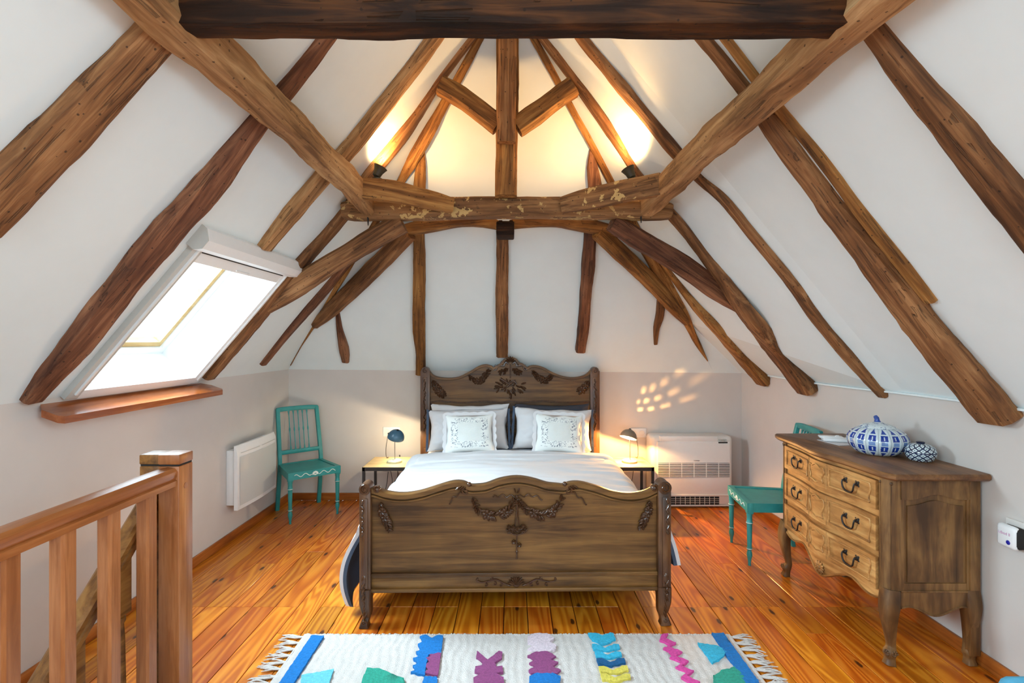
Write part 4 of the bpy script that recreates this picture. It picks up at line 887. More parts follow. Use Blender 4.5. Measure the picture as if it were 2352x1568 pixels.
# ------------------------------------------------------------------ wall heater
y0, y1, z0, z1 = 3.87, 4.50, .262, .752
ht = thing('wall_heater', 'white electric panel heater on the left wall beside the teal chair', 'heater', (XL, (y0+y1)/2, z0))
MB().box(XL, XL+.075, y0-.01+.03, y1-.03, z0+.03, z1-.04, c=.006).build('back_box', 'white_plastic', ht)
def face(u, v):
    y = y0+(y1-y0)*u; z = z0+(z1-z0)*v; bulge = .018*math.sin(math.pi*u); return Vector((XL+.10+bulge-.02*max(0, v-.9)/.1, y, z))
mb = MB(); mb.grid(face, 24, 12); mb.grid(lambda u, v: Vector((XL+.072, face(u, v).y, face(u, v).z)), 24, 12)
for e in (0, 1):
    for fn, n in ((lambda t: (t, e), 24), (lambda t: (e, t), 12)):
        a = [face(*fn(i/n)) for i in range(n+1)]; mb.add(a+[Vector((XL+.072, p.y, p.z)) for p in a], [(i, i+1, i+2+n, i+1+n) for i in range(n)])
mb.build('front_panel', 'white_plastic', ht, smooth=40)
mb = MB(); mb.grid(lambda u, v: face(.04+.92*u, .06+.76*v)+Vector((.003, 0, 0)), 24, 10); mb.build('front_grille', 'grey_grille', ht, smooth=40)
mb = MB(); mb.grid(lambda u, v: face(.06+.42*u, .875+.008*v)+Vector((.002, 0, 0)), 12, 1); mb.grid(lambda u, v: face(.54+.42*u, .875+.008*v)+Vector((.002, 0, 0)), 12, 1); mb.build('air_slot', 'grey_lacquer', ht, smooth=0)
MB().box(XL+.02, XL+.06, y0+.24, y0+.40, z1-.042, z1-.034).build('top_control', 'dark_slot', ht)

# ------------------------------------------------------------------ floor-standing air conditioner
ax0, ax1, ay0, ay1, az1 = 1.305, 2.067, 4.73, 4.965, .665
ac = thing('air_conditioner', 'white floor-standing air conditioner against the back wall', 'air conditioner', ((ax0+ax1)/2, (ay0+ay1)/2, 0))
MB().box(ax0, ax1, ay0+.02, ay1, .0, az1, c=.035).build('casing', 'cream_plastic', ac, smooth=50)
fx0, fx1 = ax0+.045, ax1-.03
zz = lambda py: H-(py-CY)*4.73/F
MB().box(fx0, fx1, ay0, ay0+.04, .03, az1-.045, c=.012).build('front_panel', 'cream_plastic', ac, smooth=50)
MB().box(fx0+.03, fx1-.12, ay0+.006, ay0+.10, az1-.050, az1+.002, c=.006).build('top_flap', 'cream_plastic', ac)
mb = MB(); mb.box(fx1-.115, fx1-.03, ay0-.001, ay0+.03, az1-.062, az1-.050); mb.build('display_strip', 'dark_slot', ac)
mb = MB()
for i in range(5):
    for j in range(2): mb.box(fx1-.105+i*.015, fx1-.099+i*.015, ay0-.002, ay0+.02, az1-.044+j*.012, az1-.038+j*.012)
mb.build('buttons', 'grey_lacquer', ac)
mb = MB(); zt, zb = zz(1063), zz(1096); mb.box(fx0+.012, fx1-.012, ay0-.002, ay0+.02, zb, zt); gr = mb.build('intake_grille', 'dark_slot', ac)
n = 9; base = None
for i in range(n):
    z = zb+(zt-zb)*(i+.5)/n
    if base is None: mb = MB(); mb.box(fx0+.010, fx1-.010, ay0-.006, ay0+.0, -.0038, .0038, c=.001); mb.v = [q-Vector((0, 0, 0)) for q in mb.v]; base = mb.build('slat', 'cream_plastic', gr); o = base
    else: o = bpy.data.objects.new('slat', base.data); col.objects.link(o); o.parent = gr
    o.location = (0, 0, z)
mb = MB()
for i in range(1, 6): q = fx0+(fx1-fx0)*i/6; MB().box(q-.003, q+.003, ay0-.005, ay0, zb, zt).build('grille_rib', 'cream_plastic', gr)
zt, zb = zz(1140), zz(1158); mb = MB(); mb.box(fx0-.01, fx1-.11, ay0-.004, ay0+.02, zb, zt); og = mb.build('outlet_grille', 'dark_slot', ac)
mb = MB()
for i in range(1, 4): z = zb+(zt-zb)*i/4; mb.box(fx0-.01, fx1-.11, ay0-.008, ay0-.004, z-.0012, z+.0012)
for i in range(1, 13): q = fx0-.01+(fx1-.10-fx0)*i/13; mb.box(q-.0015, q+.0015, ay0-.009, ay0-.004, zb, zt)
mb.build('outlet_vane', 'cream_plastic', og)
MB().box(fx0-.012, fx1+.01, ay0-.010, ay0+.03, zz(1137)-.004, zz(1137)+.006, c=.002).build('front_lip', 'cream_plastic', ac)
MB().box(fx0-.012, fx1+.01, ay0-.006, ay0+.03, .018, .030, c=.002).build('base_lip', 'cream_plastic', ac)
def text(name, s, size, mat, parent, M):
    cu = bpy.data.curves.new(name, 'FONT'); cu.body = s; cu.size = size; cu.align_x = 'CENTER'; cu.align_y = 'CENTER'; cu.extrude = size*.02
    tmp = bpy.data.objects.new(name, cu); col.objects.link(tmp); bpy.context.view_layer.update()
    me = bpy.data.meshes.new_from_object(tmp.evaluated_get(bpy.context.evaluated_depsgraph_get())); bpy.data.objects.remove(tmp)
    me.transform(Matrix.Translation(-rootloc(parent)) @ M); me.materials.clear(); me.materials.append(MATS[mat])
    o = bpy.data.objects.new(name, me); col.objects.link(o); o.parent = parent; return o
text('brand_lettering', 'TOSHIBA', .014, 'dark_print', ac, Matrix.Translation((pxw(1600, 4.73), ay0-.003, zz(1057.5))) @ Matrix.Rotation(R(90), 4, 'X'))

# ------------------------------------------------------------------ bedside tables and lamps
def bedside(x0, x1, label):
    yb, yf, zt = 4.80, 4.40, .462; t = thing('bedside_table', label, 'side table', ((x0+x1)/2, (yb+yf)/2, 0), group='bedside tables')
    MB().box(x0+.004, x1-.004, yf+.004, yb-.004, zt-.012, zt, c=.002).build('table_top', 'light_pine', t)
    mb = MB(); q = .022
    for a in ((x0, x1, yf, yf+q), (x0, x1, yb-q, yb), (x0, x0+q, yf, yb), (x1-q, x1, yf, yb)): mb.box(*a, zt-.034, zt-.003)
    mb.build('frame', 'black_metal', t)
    for a in (x0, x1-q):
        for b in (yf, yb-q): MB().box(a, a+q, b, b+q, 0, zt-.034).build('leg', 'black_metal', t)
    return t
bedside(-1.298, -.90, 'black steel bedside table with pine top left of the bed')
bedside(.872, 1.232, 'black steel bedside table with pine top right of the bed')
ZT = .462
def bed_lamp(x, y, label, shade_m, base_m, bulb_m, tilt, toward, power, color, holes):
    t = thing('bedside_lamp', label, 'lamp', (x, y, ZT))
    MB().lathe([(.066, 0), (.068, .006), (.066, .016), (.055, .024), (.0, .026)], (x, y, ZT), 28).build('base', base_m, t)
    MB().ball((x+.004*toward, y-.022, ZT+.026), (.008, .006, .004)).build('switch', 'iron_black', t)
    MB().tube([(x+.004, y, ZT+.02), (x+.002, y, ZT+.215)], .0042, 10).build('stem', 'steel', t)
    sc_ = Vector((x-.012*toward, y, ZT+.222)); m = Euler((R(-16*toward), R(17), 0)).to_matrix(); Rd = .076
    mb = MB(); seg, rings = (104, 44) if holes else (48, 16); vs = []; fs = []
    def sp(th, a, r): return sc_ + m @ Vector((r*math.sin(th)*math.cos(a), r*math.sin(th)*math.sin(a), r*math.cos(th)))
    T0, T1 = R(4), R(92)
    for i in range(rings+1):
        th = T0+(T1-T0)*i/rings
        for k in range(seg): vs.append(sp(th, 2*math.pi*k/seg, Rd))
    cut = set()
    if holes:        # small vent slots on the wall side of the crown
        src = Vector((0, 0, .050)); dirv = m.transposed() @ Vector((.42, .42, .30)).normalized()
        bq = src.dot(dirv); tt = -bq + math.sqrt(bq*bq - src.dot(src) + Rd*Rd); hp_ = src + dirv*tt
        ic = int((math.acos(hp_.z/Rd)-T0)/(T1-T0)*rings); kc = int(round(math.atan2(hp_.y, hp_.x)/(2*math.pi)*seg)) % seg
        for di in (-4, -2, 0, 2):
            for dk in range(-8, 9):
                if (dk + (di % 4)) % 4 in (0, 1) and di*di/30+dk*dk/64 <= 1.1: cut.add((ic+di, (kc+dk) % seg))
    for i in range(rings):
        for k in range(seg):
            if (i, k) in cut: continue
            a, b = i*seg+k, i*seg+(k+1) % seg; fs.append((a, a+seg, b+seg, b))
    fs.append(tuple(range(seg))); mb.add(vs, fs)
    if holes:
        l2 = bpy.data.lights.new('lamp_light', 'POINT'); l2.energy = 36.0; l2.color = color; l2.shadow_soft_size = .0009
        o2 = bpy.data.objects.new('lamp_light', l2); col.objects.link(o2); o2.location = sc_ + m @ Vector((0, 0, .050))
    sh = mb.build('lamp_shade', shade_m, t, smooth=60)
    md = sh.modifiers.new('thickness', 'SOLIDIFY'); md.thickness = .0008; md.offset = -1
    MB().lathe([(.012, .0), (.011, .006), (.005, .009), (0, .010)], sc_+(m @ Vector((0, 0, Rd*.99))), 12, mat=m).build('socket', 'iron_black', t)
    bc = sc_ + m @ Vector((0, 0, .022)); MB().ball(bc, (.020, .020, .022), seg=12, rings=8).build('bulb', bulb_m, t)
    MB().ball(sc_ + m @ Vector((Rd*.96*toward, 0, .016)), (.008, .008, .010)).build('hinge_knob', 'iron_black', t)
    cx = x+.072*toward
    pts = catmull([tuple(sc_ + m @ Vector((Rd*.98*toward, 0, .014))), (cx+.005*toward, y+.01, ZT+.14), (cx+.02*toward, y+.06, ZT+.06), (cx+.026*toward, y+.12, ZT+.012), (cx+.028*toward, y+.185, ZT-.002), (cx+.02*toward, y+.215, ZT-.10), (cx, y+.22, ZT-.24), (cx-.02, y+.22, .02)], n=5)
    MB().tube(pts, .0028, 6).build('cord', 'cable_black', t)
    l = bpy.data.lights.new('lamp_light', 'POINT'); l.energy = power; l.color = color; l.shadow_soft_size = .008
    o = bpy.data.objects.new('lamp_light', l); col.objects.link(o); o.location = sc_ + m @ Vector((0, 0, -.004))
bed_lamp(pxw(906, 4.58), 4.58, 'blue domed lamp with sage base on the left bedside table', 'lamp_blue', 'lamp_sage', 'bulb_cool', -17, -1, 8.0, (1.0, .78, .48), False)
bed_lamp(pxw(1446, 4.58), 4.58, 'glowing grey domed lamp on the right bedside table', 'lamp_grey', 'lamp_cream', 'bulb_warm', -17, 1, 50.0, (1.0, .50, .15), True)
# cables under the left table
def cable(pts, r, mat, label):
    o = MB().tube(catmull(pts, n=8), r, 6).build('power_cable', mat); tag(o, label, 'cable', 'loose cables behind the left bedside table')
cable([(-1.20, 4.86, .40), (-1.12, 4.88, .36), (-1.10, 4.90, .26), (-1.14, 4.90, .18), (-1.16, 4.88, .10), (-1.16, 4.86, .006)], .004, 'cable_black', 'black cable looping down below the left bedside table')
cable([(-1.09, 4.93, .45), (-1.08, 4.93, .36), (-1.02, 4.92, .28)], .005, 'cable_black', 'short black cable with a plug below the left bedside table')
cable([(-1.22, 4.90, .34), (-1.10, 4.92, .38), (-1.0, 4.93, .28), (-.93, 4.93, .20)], .003, 'cable_grey', 'thin grey cable hanging below the left bedside table')
cable([(-1.19, 4.88, .30), (-1.20, 4.88, .20), (-1.22, 4.87, .08), (-1.20, 4.86, .006)], .003, 'cable_black', 'thin black cable beside the leg of the left bedside table')
# wall plates
def plate_back(px0, px1, py0, py1, label):
    D = YB; a, b = P(px0, py0, D), P(px1, py1, D); t = thing('wall_socket', label, 'socket', ((a.x+b.x)/2, YB, b.z))
    MB().box(a.x, b.x, YB-.010, YB, b.z, a.z, c=.003).build('cover_plate', 'white_plastic', t)
    mb = MB(); w = b.x-a.x
    for f in (.27, .73): mb.lathe([(.026, 0), (.026, .002), (.022, .0025), (.021, -.004), (0, -.004)], (a.x+w*f, YB-.0105, (a.z+b.z)/2), 18, mat=Matrix.Rotation(R(90), 3, 'X'))
    mb.build('socket_well', 'cream_plastic', t)
plate_back(880, 919, 980, 1002, 'white double wall socket behind the blue lamp')
plate_back(1446, 1484, 983, 1004, 'white double wall socket behind the glowing lamp')

# ------------------------------------------------------------------ sockets on the right wall with a plug-in device
ry0, ry1 = 2.02, 2.30
zs = lambda py, D: H-(py-CY)*D/F
st = thing('wall_socket', 'white double socket on the right wall near the corner of the dresser', 'socket', (XR, 2.16, .62))
MB().box(XR-.012, XR, 2.10, 2.305, .675, .755, c=.004).build('cover_plate', 'cream_plastic', st)
MB().lathe([(.030, 0), (.030, .003), (.026, .004), (.024, -.006), (0, -.006)], (XR-.0125, 2.145, .712), 20, mat=Matrix.Rotation(R(-90), 3, 'Y')).build('socket_well', 'cream_plastic', st)
mb = MB()
for dy in (-.009, .009): mb.ball((XR-.010, 2.145+dy, .712), (.004, .0035, .0035))
mb.build('contact_hole', 'green_slot', st)
dv = thing('plug_in_repeller', 'small white plug-in device with a blue dot and faint lettering on the right wall', 'plug device', (XR-.012, 2.245, .64))
MB().box(XR-.060, XR-.012, 2.198, 2.292, .640, .735, c=.018).build('shell', 'dark_slot', dv, smooth=60)
MB().box(XR-.066, XR-.034, 2.206, 2.296, .636, .739, c=.015).build('front_cover', 'white_plastic', dv, smooth=60)
MB().ball((XR-.066, 2.237, .665), (.003, .010, .010), seg=16, rings=6).build('indicator', 'blue_dot', dv)
text('lettering', 'i.tbod ll', .018, 'red_print', dv, Matrix.Translation((XR-.0665, 2.255, .700)) @ Matrix.Rotation(R(-90), 4, 'Z') @ Matrix.Rotation(R(90), 4, 'X'))
# ------------------------------------------------------------------ dresser (drawer front faces -x, near side faces the camera)
dy0, dy1, dxf, dxb, dzt = 2.42, 3.39, 1.800, 2.232, .928
dr = thing('dresser', 'carved wooden three-drawer dresser against the right wall', 'dresser', ((dxf+dxb)/2, (dy0+dy1)/2, 0))
def bow(y):
    f = (y-dy0)/(dy1-dy0); c = math.exp(-((f-.5)/.16)**2)
    return -.030*c - .012*math.sin(math.pi*f) + .0
# top
mb = MB(); N = 40; ye0, ye1 = dy0-.045, dy1+.06
fr = [(dxf-.035+bow(dy0+(dy1-dy0)*min(1, max(0, (ye0+(ye1-ye0)*i/N-dy0)/(dy1-dy0)))) + (.03*max(0, 1-i/3)**2 if i < 3 else 0) + (.02*max(0, 1-(N-i)/3)**2 if i > N-3 else 0), ye0+(ye1-ye0)*i/N) for i in range(N+1)]
polyt = fr + [(dxb+.010, ye1), (dxb+.010, ye0)]
def inset(poly, d): 
    cx = sum(p[0] for p in poly)/len(poly); cy = sum(p[1] for p in poly)/len(poly)
    return [(x + (d if x < dxb else 0), y + (d if y < ye0+.001 else (-d if y > ye1-.001 else 0))) for x, y in poly]
lv = [(inset(polyt, .012), dzt-.034), (polyt, dzt-.024), (polyt, dzt-.010), (inset(polyt, .006), dzt-.002), (inset(polyt, .012), dzt)]
n = len(polyt)
for p, z in lv: mb.v += [Vector((a, b, z)) for a, b in p]
for k in range(len(lv)-1):
    for i in range(n): mb.f.append((k*n+i, k*n+(i+1) % n, (k+1)*n+(i+1) % n, (k+1)*n+i)); mb.m.append(0)
mb.f += [tuple(range(n)), tuple(range(4*n, 5*n))]; mb.m += [0, 0]
mb.build('dresser_top', 'chest_top', dr, smooth=30)
# carcass
mb = MB(); NS = 36
def front_strip(mb, z0, z1, xo, y0=dy0+.05, y1=dy1-.05, th=.02, zb=None):
    ys = [y0+(y1-y0)*i/NS for i in range(NS+1)]; b = len(mb.v)
    lo = (lambda y: z0) if zb is None else zb
    for y in ys:
        x = dxf+xo+bow(y); mb.v += [Vector((x, y, lo(y))), Vector((x, y, z1)), Vector((x+th, y, z1)), Vector((x+th, y, lo(y)))]
    for i in range(NS):
        for k in range(4): mb.f.append((b+i*4+k, b+(i+1)*4+k, b+(i+1)*4+(k+1) % 4, b+i*4+(k+1) % 4)); mb.m.append(0)
    mb.f += [(b, b+1, b+2, b+3), (b+NS*4+3, b+NS*4+2, b+NS*4+1, b+NS*4)]; mb.m += [0, 0]
zD = [(.725, .868), (.525, .690), (.335, .490)]
mb.box(dxf+.03, dxb, dy0+.022, dy1-.012, .33, dzt-.03)
mb.build('carcass', 'chest_z', dr, smooth=0)
for z0, z1 in ((.870, .896), (.692, .724), (.492, .524)):
    mb = MB(); front_strip(mb, z0, z1, .004); mb.build('drawer_rail', 'chest_y', dr)
def apron(y):
    f = (y-(dy0+.05))/(dy1-dy0-.10); return .262 - .018*math.cos(2*math.pi*f*2)*.6 - .040*math.exp(-((f-.5)/.10)**2) + .055*(abs(f-.5)*2)**6 + .028*math.exp(-((f-.24)/.12)**2)*0 + .03*(math.exp(-((f-.25)/.09)**2)+math.exp(-((f-.75)/.09)**2))
mb = MB(); front_strip(mb, .25, .334, .004, th=.025, zb=apron); ap = mb.build('front_apron', 'chest_y', dr)
mb = MB(); ys = [dy0+.05+(dy1-dy0-.10)*i/60 for i in range(61)]; mb.tube([(dxf+.002+bow(y), y, apron(y)+.008) for y in ys], .006, 6)
yc = (dy0+dy1)/2
for k in range(12):
    a = 2*math.pi*k/12; mb.ball((dxf-.002+bow(yc), yc+math.cos(a)*.028, .262+math.sin(a)*.022), (.006, .016, .007), mat=Matrix.Rotation(a, 3, 'X'))
mb.ball((dxf-.004+bow(yc), yc, .262), (.008, .014, .012)); mb.build('apron_carving', 'chest_y', ap)
def moulding(mb, y0, y1, z0, z1, dx, arch):
    pts = []; cy = (y0+y1)/2; hw = (y1-y0)/2; r = min(.02, hw*.35)
    def add(y, z): pts.append(Vector((dxf+dx+bow(y)-.0, y, z)))
    for i in range(9): f = i/8; add(y0+.006+.010*math.sin(f*math.pi*2)*1.0*(1 if arch else .6), z0+(z1-z0)*f)
    for i in range(1, 16): f = i/16; add(y0+.006+(y1-y0-.012)*f, z1+(.010*math.exp(-((f-.5)/.16)**2) - .006*math.exp(-((f-.18)/.08)**2) - .006*math.exp(-((f-.82)/.08)**2) if arch else .0))
    for i in range(9): f = 1-i/8; add(y1-.006-.010*math.sin(f*math.pi*2)*(1 if arch else .0), z0+(z1-z0)*f)
    for i in range(1, 16): f = 1-i/16; add(y0+.006+(y1-y0-.012)*f, z0-(.008*math.exp(-((f-.5)/.16)**2) if arch else 0))
    pts.append(pts[0]); mb.tube(pts, .0042, 6, cap=False)
def bail(yc, zc, par):
    xs = lambda dy: dxf-.015+bow(yc+dy); mb = MB()
    for s in (-1, 1):
        x = xs(s*.042)
        mb.lathe([(.013, 0), (.014, .002), (.008, .004), (.006, .010), (.007, .013), (0, .015)], (x+.004, yc+s*.042, zc+.020), 12, mat=Matrix.Rotation(R(-90), 3, 'Y'))
        for k in range(4): a = k*math.pi/2+.78; mb.ball((x+.003, yc+s*.042+math.cos(a)*.014, zc+.020+math.sin(a)*.014), (.002, .008, .006))
    hp_ = catmull([(xs(dy)-dx, yc+dy, zc+dz) for dy, dx, dz in ((-.042, .012, .020), (-.041, .016, .004), (-.033, .015, -.020), (-.015, .014, -.031), (.015, .014, -.031), (.033, .015, -.020), (.041, .016, .004), (.042, .012, .020))], n=4)
    mb.tube(hp_, [.0042+.0016*math.exp(-((i-len(hp_)/2)/4)**2) for i in range(len(hp_))], 8); return mb.build('handle', 'iron_black', par, smooth=50)
for z0, z1 in zD:
    mb = MB(); front_strip(mb, z0, z1, -.012, dy0+.075, dy1-.06, .03); dw = mb.build('drawer', 'chest_y', dr)
    ya, yb = dy0+.075, dy1-.06; L = yb-ya
    mb = MB(); moulding(mb, ya+.03, ya+L*.385, z0+.026, z1-.024, -.014, False); moulding(mb, ya+L*.425, ya+L*.595, z0+.030, z1-.030, -.014, True); moulding(mb, ya+L*.63, yb-.03, z0+.026, z1-.024, -.014, False)
    mb.tube([(dxf-.013+bow(ya+L*.40), ya+L*.405, z0+.002), (dxf-.013+bow(ya+L*.40), ya+L*.405, z1-.002)], .002, 4); mb.tube([(dxf-.013+bow(ya+L*.61), ya+L*.612, z0+.002), (dxf-.013+bow(ya+L*.61), ya+L*.612, z1-.002)], .002, 4)
    mb.build('drawer_moulding', 'chest_y', dw)
    bail(ya+L*.20, (z0+z1)/2, dw); bail(ya+L*.80, (z0+z1)/2, dw)
# corner columns, front and back stiles
for yy, s in ((dy0+.035, 1), (dy1-.035, -1)):
    mb = MB(); poly = [(dxf-.006, yy+s*.030), (dxf-.012, yy+s*.006), (dxf+.004, yy-s*.026), (dxf+.034, yy-s*.036), (dxf+.060, yy-s*.030), (dxf+.06, yy+s*.030)]
    mb.prism(poly, lambda u, v, d: Vector((u, v, d)), .30, dzt-.03); cl = mb.build('corner_column', 'chest_z', dr, smooth=50)
    mb = MB(); d_ = Vector((-.006-.012, -s*.0, 0)); a = Vector((dxf-.011, yy+s*.012, 0)); b = Vector((dxf+.010, yy-s*.0305, 0))
    mb.tube([a+Vector((0, 0, .345)), a+Vector((0, 0, .865))], .0028, 5); mb.tube([b+Vector((0, 0, .345)), b+Vector((0, 0, .865))], .0028, 5)
    for e in (a, b): mb.ball(e+Vector((0, 0, .870)), (.008, .006, .008))
    mb.tube([a+Vector((0, 0, .345)), (a+b)/2+Vector((-.004, -s*.004, .340)), b+Vector((0, 0, .345))], .0028, 5)
    mb.build('column_reeding', 'chest_z', cl)
# near and far side panels
for ys, s in ((dy0, 1), (dy1, -1)):
    X = lambda f: dxf+.055+(dxb-dxf-.055-.045)*f
    mb = MB(); mb.box(dxf+.04, dxb, ys+s*.012, ys+s*.03, .33, dzt-.03); mb.box(dxb-.05, dxb, ys-s*.002, ys+s*.03, .05, dzt-.03, c=.004)
    arch = lambda f: .790 + .030*math.exp(-((f-.5)/.24)**2) + .006*(abs(f-.5)*2)**3
    pts = [(X(i/24), arch(i/24)) for i in range(25)]
    mb.prism(pts + [(X(1), dzt-.03), (X(0), dzt-.03)], lambda u, v, d: Vector((u, d, v)), ys, ys+s*.02)
    mb.box(X(0), X(1), ys-.0 if s > 0 else ys, ys+s*.02, .352, .362, c=.002); mb.box(X(0), X(.05), ys+s*.004, ys+s*.02, .36, .80); mb.box(X(.95), X(1), ys+s*.004, ys+s*.02, .36, .80)
    mb.box(X(0), X(1), ys+s*.006, ys+s*.02, .362, .395)
    sp_ = mb.build('side_panel', 'chest_z', dr, smooth=25)
    inner = [(X(.10), .40)] + [(X(.10+.8*i/20), arch(.10+.8*i/20)-.030) for i in range(21)] + [(X(.90), .40)]
    mb = MB(); mb.prism(inner, lambda u, v, d: Vector((u, d, v)), ys+s*.006, ys+s*.016); mb.build('raised_field', 'chest_z', sp_, smooth=20)
    ac_ = lambda f: .268 - .030*math.exp(-((f-.5)/.20)**2) + .014*math.exp(-((f-.12)/.14)**2) + .014*math.exp(-((f-.88)/.14)**2)
    pa = [(X(i/30)*1.0, ac_(i/30)) for i in range(31)]
    mb = MB(); mb.prism(pa + [(X(1), .352), (X(0), .352)], lambda u, v, d: Vector((u, d, v)), ys+s*.002, ys+s*.024); mb.tube([(u, ys+s*.001, v+.005) for u, v in pa], .005, 6); mb.build('side_apron', 'chest_z', dr, smooth=25)
# cabriole legs
def cab(x, y, sx, sy, nm):
    pts = catmull([(x, y, .36, .066, .066), (x-.010*sx, y-.008*sy, .29, .070, .070), (x-.014*sx, y-.010*sy, .235, .060, .060), (x-.002*sx, y-.002*sy, .14, .040, .040), (x+.006*sx, y+.004*sy, .085, .033, .033), (x-.004*sx, y-.003*sy, .055, .046, .046), (x-.004*sx, y-.003*sy, .03, .036, .036), (x-.010*sx, y-.006*sy, .0, .046, .046)], n=4)
    mb = MB(); mb.rod([p[:3] for p in pts], [p[3] for p in pts], [p[4] for p in pts], (0, 1, 0)); lg = mb.build('leg', 'chest_z', dr, smooth=50)
    if sx:
        mb = MB()
        for k in range(10): a = k/9*2*math.pi*1.2; r = .014*(1-k/14); mb.ball((x-.026*sx, y-.014*sy+math.cos(a)*r, .058+math.sin(a)*r), .005)
        for k in range(10): a = k/9*2*math.pi*1.2; r = .014*(1-k/14); mb.ball((x+.002+math.cos(a)*r, y-.026*sy, .058+math.sin(a)*r), .005)
        mb.build('foot_scroll', 'chest_z', lg)
cab(dxf+.022, dy0+.028, 1, 1, 'a'); cab(dxf+.022, dy1-.028, 1, -1, 'b'); cab(dxb-.030, dy0+.030, 0, 1, 'c'); cab(dxb-.030, dy1-.030, 0, -1, 'd')
# things on the dresser
jc = Vector((2.035, 2.83, dzt)); jar = thing('lidded_jar', 'large blue and white ribbed pumpkin-shaped jar on the dresser', 'jar', jc)
def rib(a, i): return 1 - .035*abs(math.cos(a*8))**6 if 1 < i < 14 else 1
prof = [(.078, 0), (.094, .003), (.116, .018), (.134, .040), (.143, .062), (.146, .080), (.141, .100), (.127, .121), (.106, .137), (.086, .145), (.076, .147), (.074, .143)]
mb = MB(); mb.lathe(prof, (0, 0, 0), 96, rad=rib); mb.v = [q+jc for q in mb.v]; mb.build('body', 'blue_white_jar', jar, smooth=60)
MB().lathe([(.082, .143), (.086, .147), (.080, .154), (.055, .164), (.030, .170), (.016, .176)], jc, 40).build('lid', 'jar_lid_print', jar, smooth=60)
MB().tube([jc+Vector(q) for q in ((0, 0, .168), (-.001, 0, .182), (-.004, 0, .196), (-.012, 0, .206))], [.022, .013, .012, .010], 12).build('stalk_knob', 'jar_blue', jar, smooth=60)
jc2 = Vector((2.135, 2.655, dzt)); jar2 = thing('lidded_jar', 'small round black and white diamond patterned jar on the dresser', 'jar', jc2)
MB().lathe([(.040, 0), (.052, .004), (.064, .022), (.069, .040), (.069, .047)], jc2, 40).build('body', 'diamond_jar', jar2, smooth=60)
MB().lathe([(.069, .047), (.068, .054), (.058, .074), (.040, .086), (.022, .090)], (0, 0, 0), 40).build('lid', 'diamond_jar', jar2, world=False, smooth=60)
MB().lathe([(.016, .088), (.018, .094), (.020, .098), (.014, .101), (0, .101)], jc2, 20).build('knob', 'jar_ink', jar2, smooth=60)
bx = thing('white_gadget', 'slim white plastic case lying on the far end of the dresser', 'case', (2.02, 3.15, dzt), R(-20))
MB().box(-.085, .085, -.035, .035, .004, .026, c=.006).build('case', 'white_plastic', bx, world=False); MB().box(-.10, .03, -.012, .045, .020, .032, c=.004).build('lid', 'white_plastic', bx, world=False); MB().ball((-.0, .01, .034), (.014, .008, .006)).build('button', 'white_plastic', bx, world=False)
o = MB().box(-.13, .13, -.09, .09, 0, .002).build('paper_sheet', 'linen_white', None, smooth=0); o.location = (2.07, 3.14, dzt); o.rotation_euler = (0, 0, R(8)); tag(o, 'white sheet of paper under the white case on the dresser', 'paper')

# ------------------------------------------------------------------ stair railings, left foreground
rail = thing('stair_guard_rail', 'varnished wooden guard rail with square balusters at the top of the stairs', 'railing', (-1.33, 1.6, 0))
def newel(x0, x1, y0, y1, zt, par, mt='rail_z'):
    MB().box(x0, x1, y0, y1, -.25, zt-.045, c=.005).build('newel_post', mt, par); 
    MB().box(x0+.003, x1-.003, y0+.003, y1-.003, zt-.045, zt-.039).build('newel_groove', 'dark_slot', par)
    MB().box(x0-.001, x1+.001, y0-.001, y1+.001, zt-.039, zt, c=.005).build('newel_cap', mt, par)
NZ = 1.113
newel(-1.366, -1.284, 1.96, 2.045, NZ, rail)
MB().lathe([(.0, -.002), (.011, -.002), (.012, .001)], (-1.2835, 2.00, .985), 14, mat=Matrix.Rotation(R(90), 3, 'Y')).build('peg', 'rail_z', rail)
prof = [(-.036, -.070), (.036, -.070), (.036, -.050), (.028, -.046), (.034, -.036), (.036, -.014), (.026, -.002), (.0, .002), (-.026, -.002), (-.036, -.014), (-.034, -.036), (-.028, -.046), (-.036, -.050)]
hz = 1.064
mb = MB(); mb.prism(prof, lambda u, v, d: Vector((-1.327+u, d, hz+v)), .2, 1.962); mb.build('handrail', 'rail_y', rail, smooth=30)
base = None
for k in range(10):
    y = 1.845-.172*k
    if base is None:
        mb = MB(); w, d = .0235, .026; c = .007
        oct_ = [(-w+c, -d), (w-c, -d), (w-c*.6, -d+c*.4), (w, -d+c), (w, d-c), (w-c, d), (-w+c, d), (-w, d-c), (-w, -d+c), (-w+c*.6, -d+c*.4)]
        mb.prism(oct_, lambda u, v, q: Vector((-1.327+u, v, q)), .0, hz-.066); base = mb.build('baluster', 'rail_z', rail, smooth=25); o = base; base.data.transform(Matrix.Translation((0, 1.6, 0)))
    else: o = bpy.data.objects.new('baluster', base.data); col.objects.link(o); o.parent = rail
    o.location = (0, y-1.6, 0)
MB().box(-1.36, -1.295, .2, 1.96, .0, .03, c=.004).build('bottom_rail', 'rail_y', rail)
st2 = thing('stair_handrail', 'descending stair handrail with turned balusters behind the guard rail', 'railing', (-1.42, 1.6, -.6))
newel(-1.460, -1.376, 1.99, 2.07, NZ-.006, st2, 'stair_wood')
sl = .90; z0h = .965; hp2 = lambda y: z0h - (1.985-y)*sl
mb = MB(); prof2 = [(-.03, -.075), (.03, -.075), (.03, -.05), (.022, -.044), (.032, -.03), (.032, -.006), (.02, .006), (-.02, .006), (-.032, -.006), (-.032, -.03), (-.022, -.044), (-.03, -.05)]
mb.prism(prof2, lambda u, v, d: Vector((-1.412+u, d, hp2(d)+v)), 1.985, .75); mb.build('handrail', 'stair_wood', st2, smooth=30)
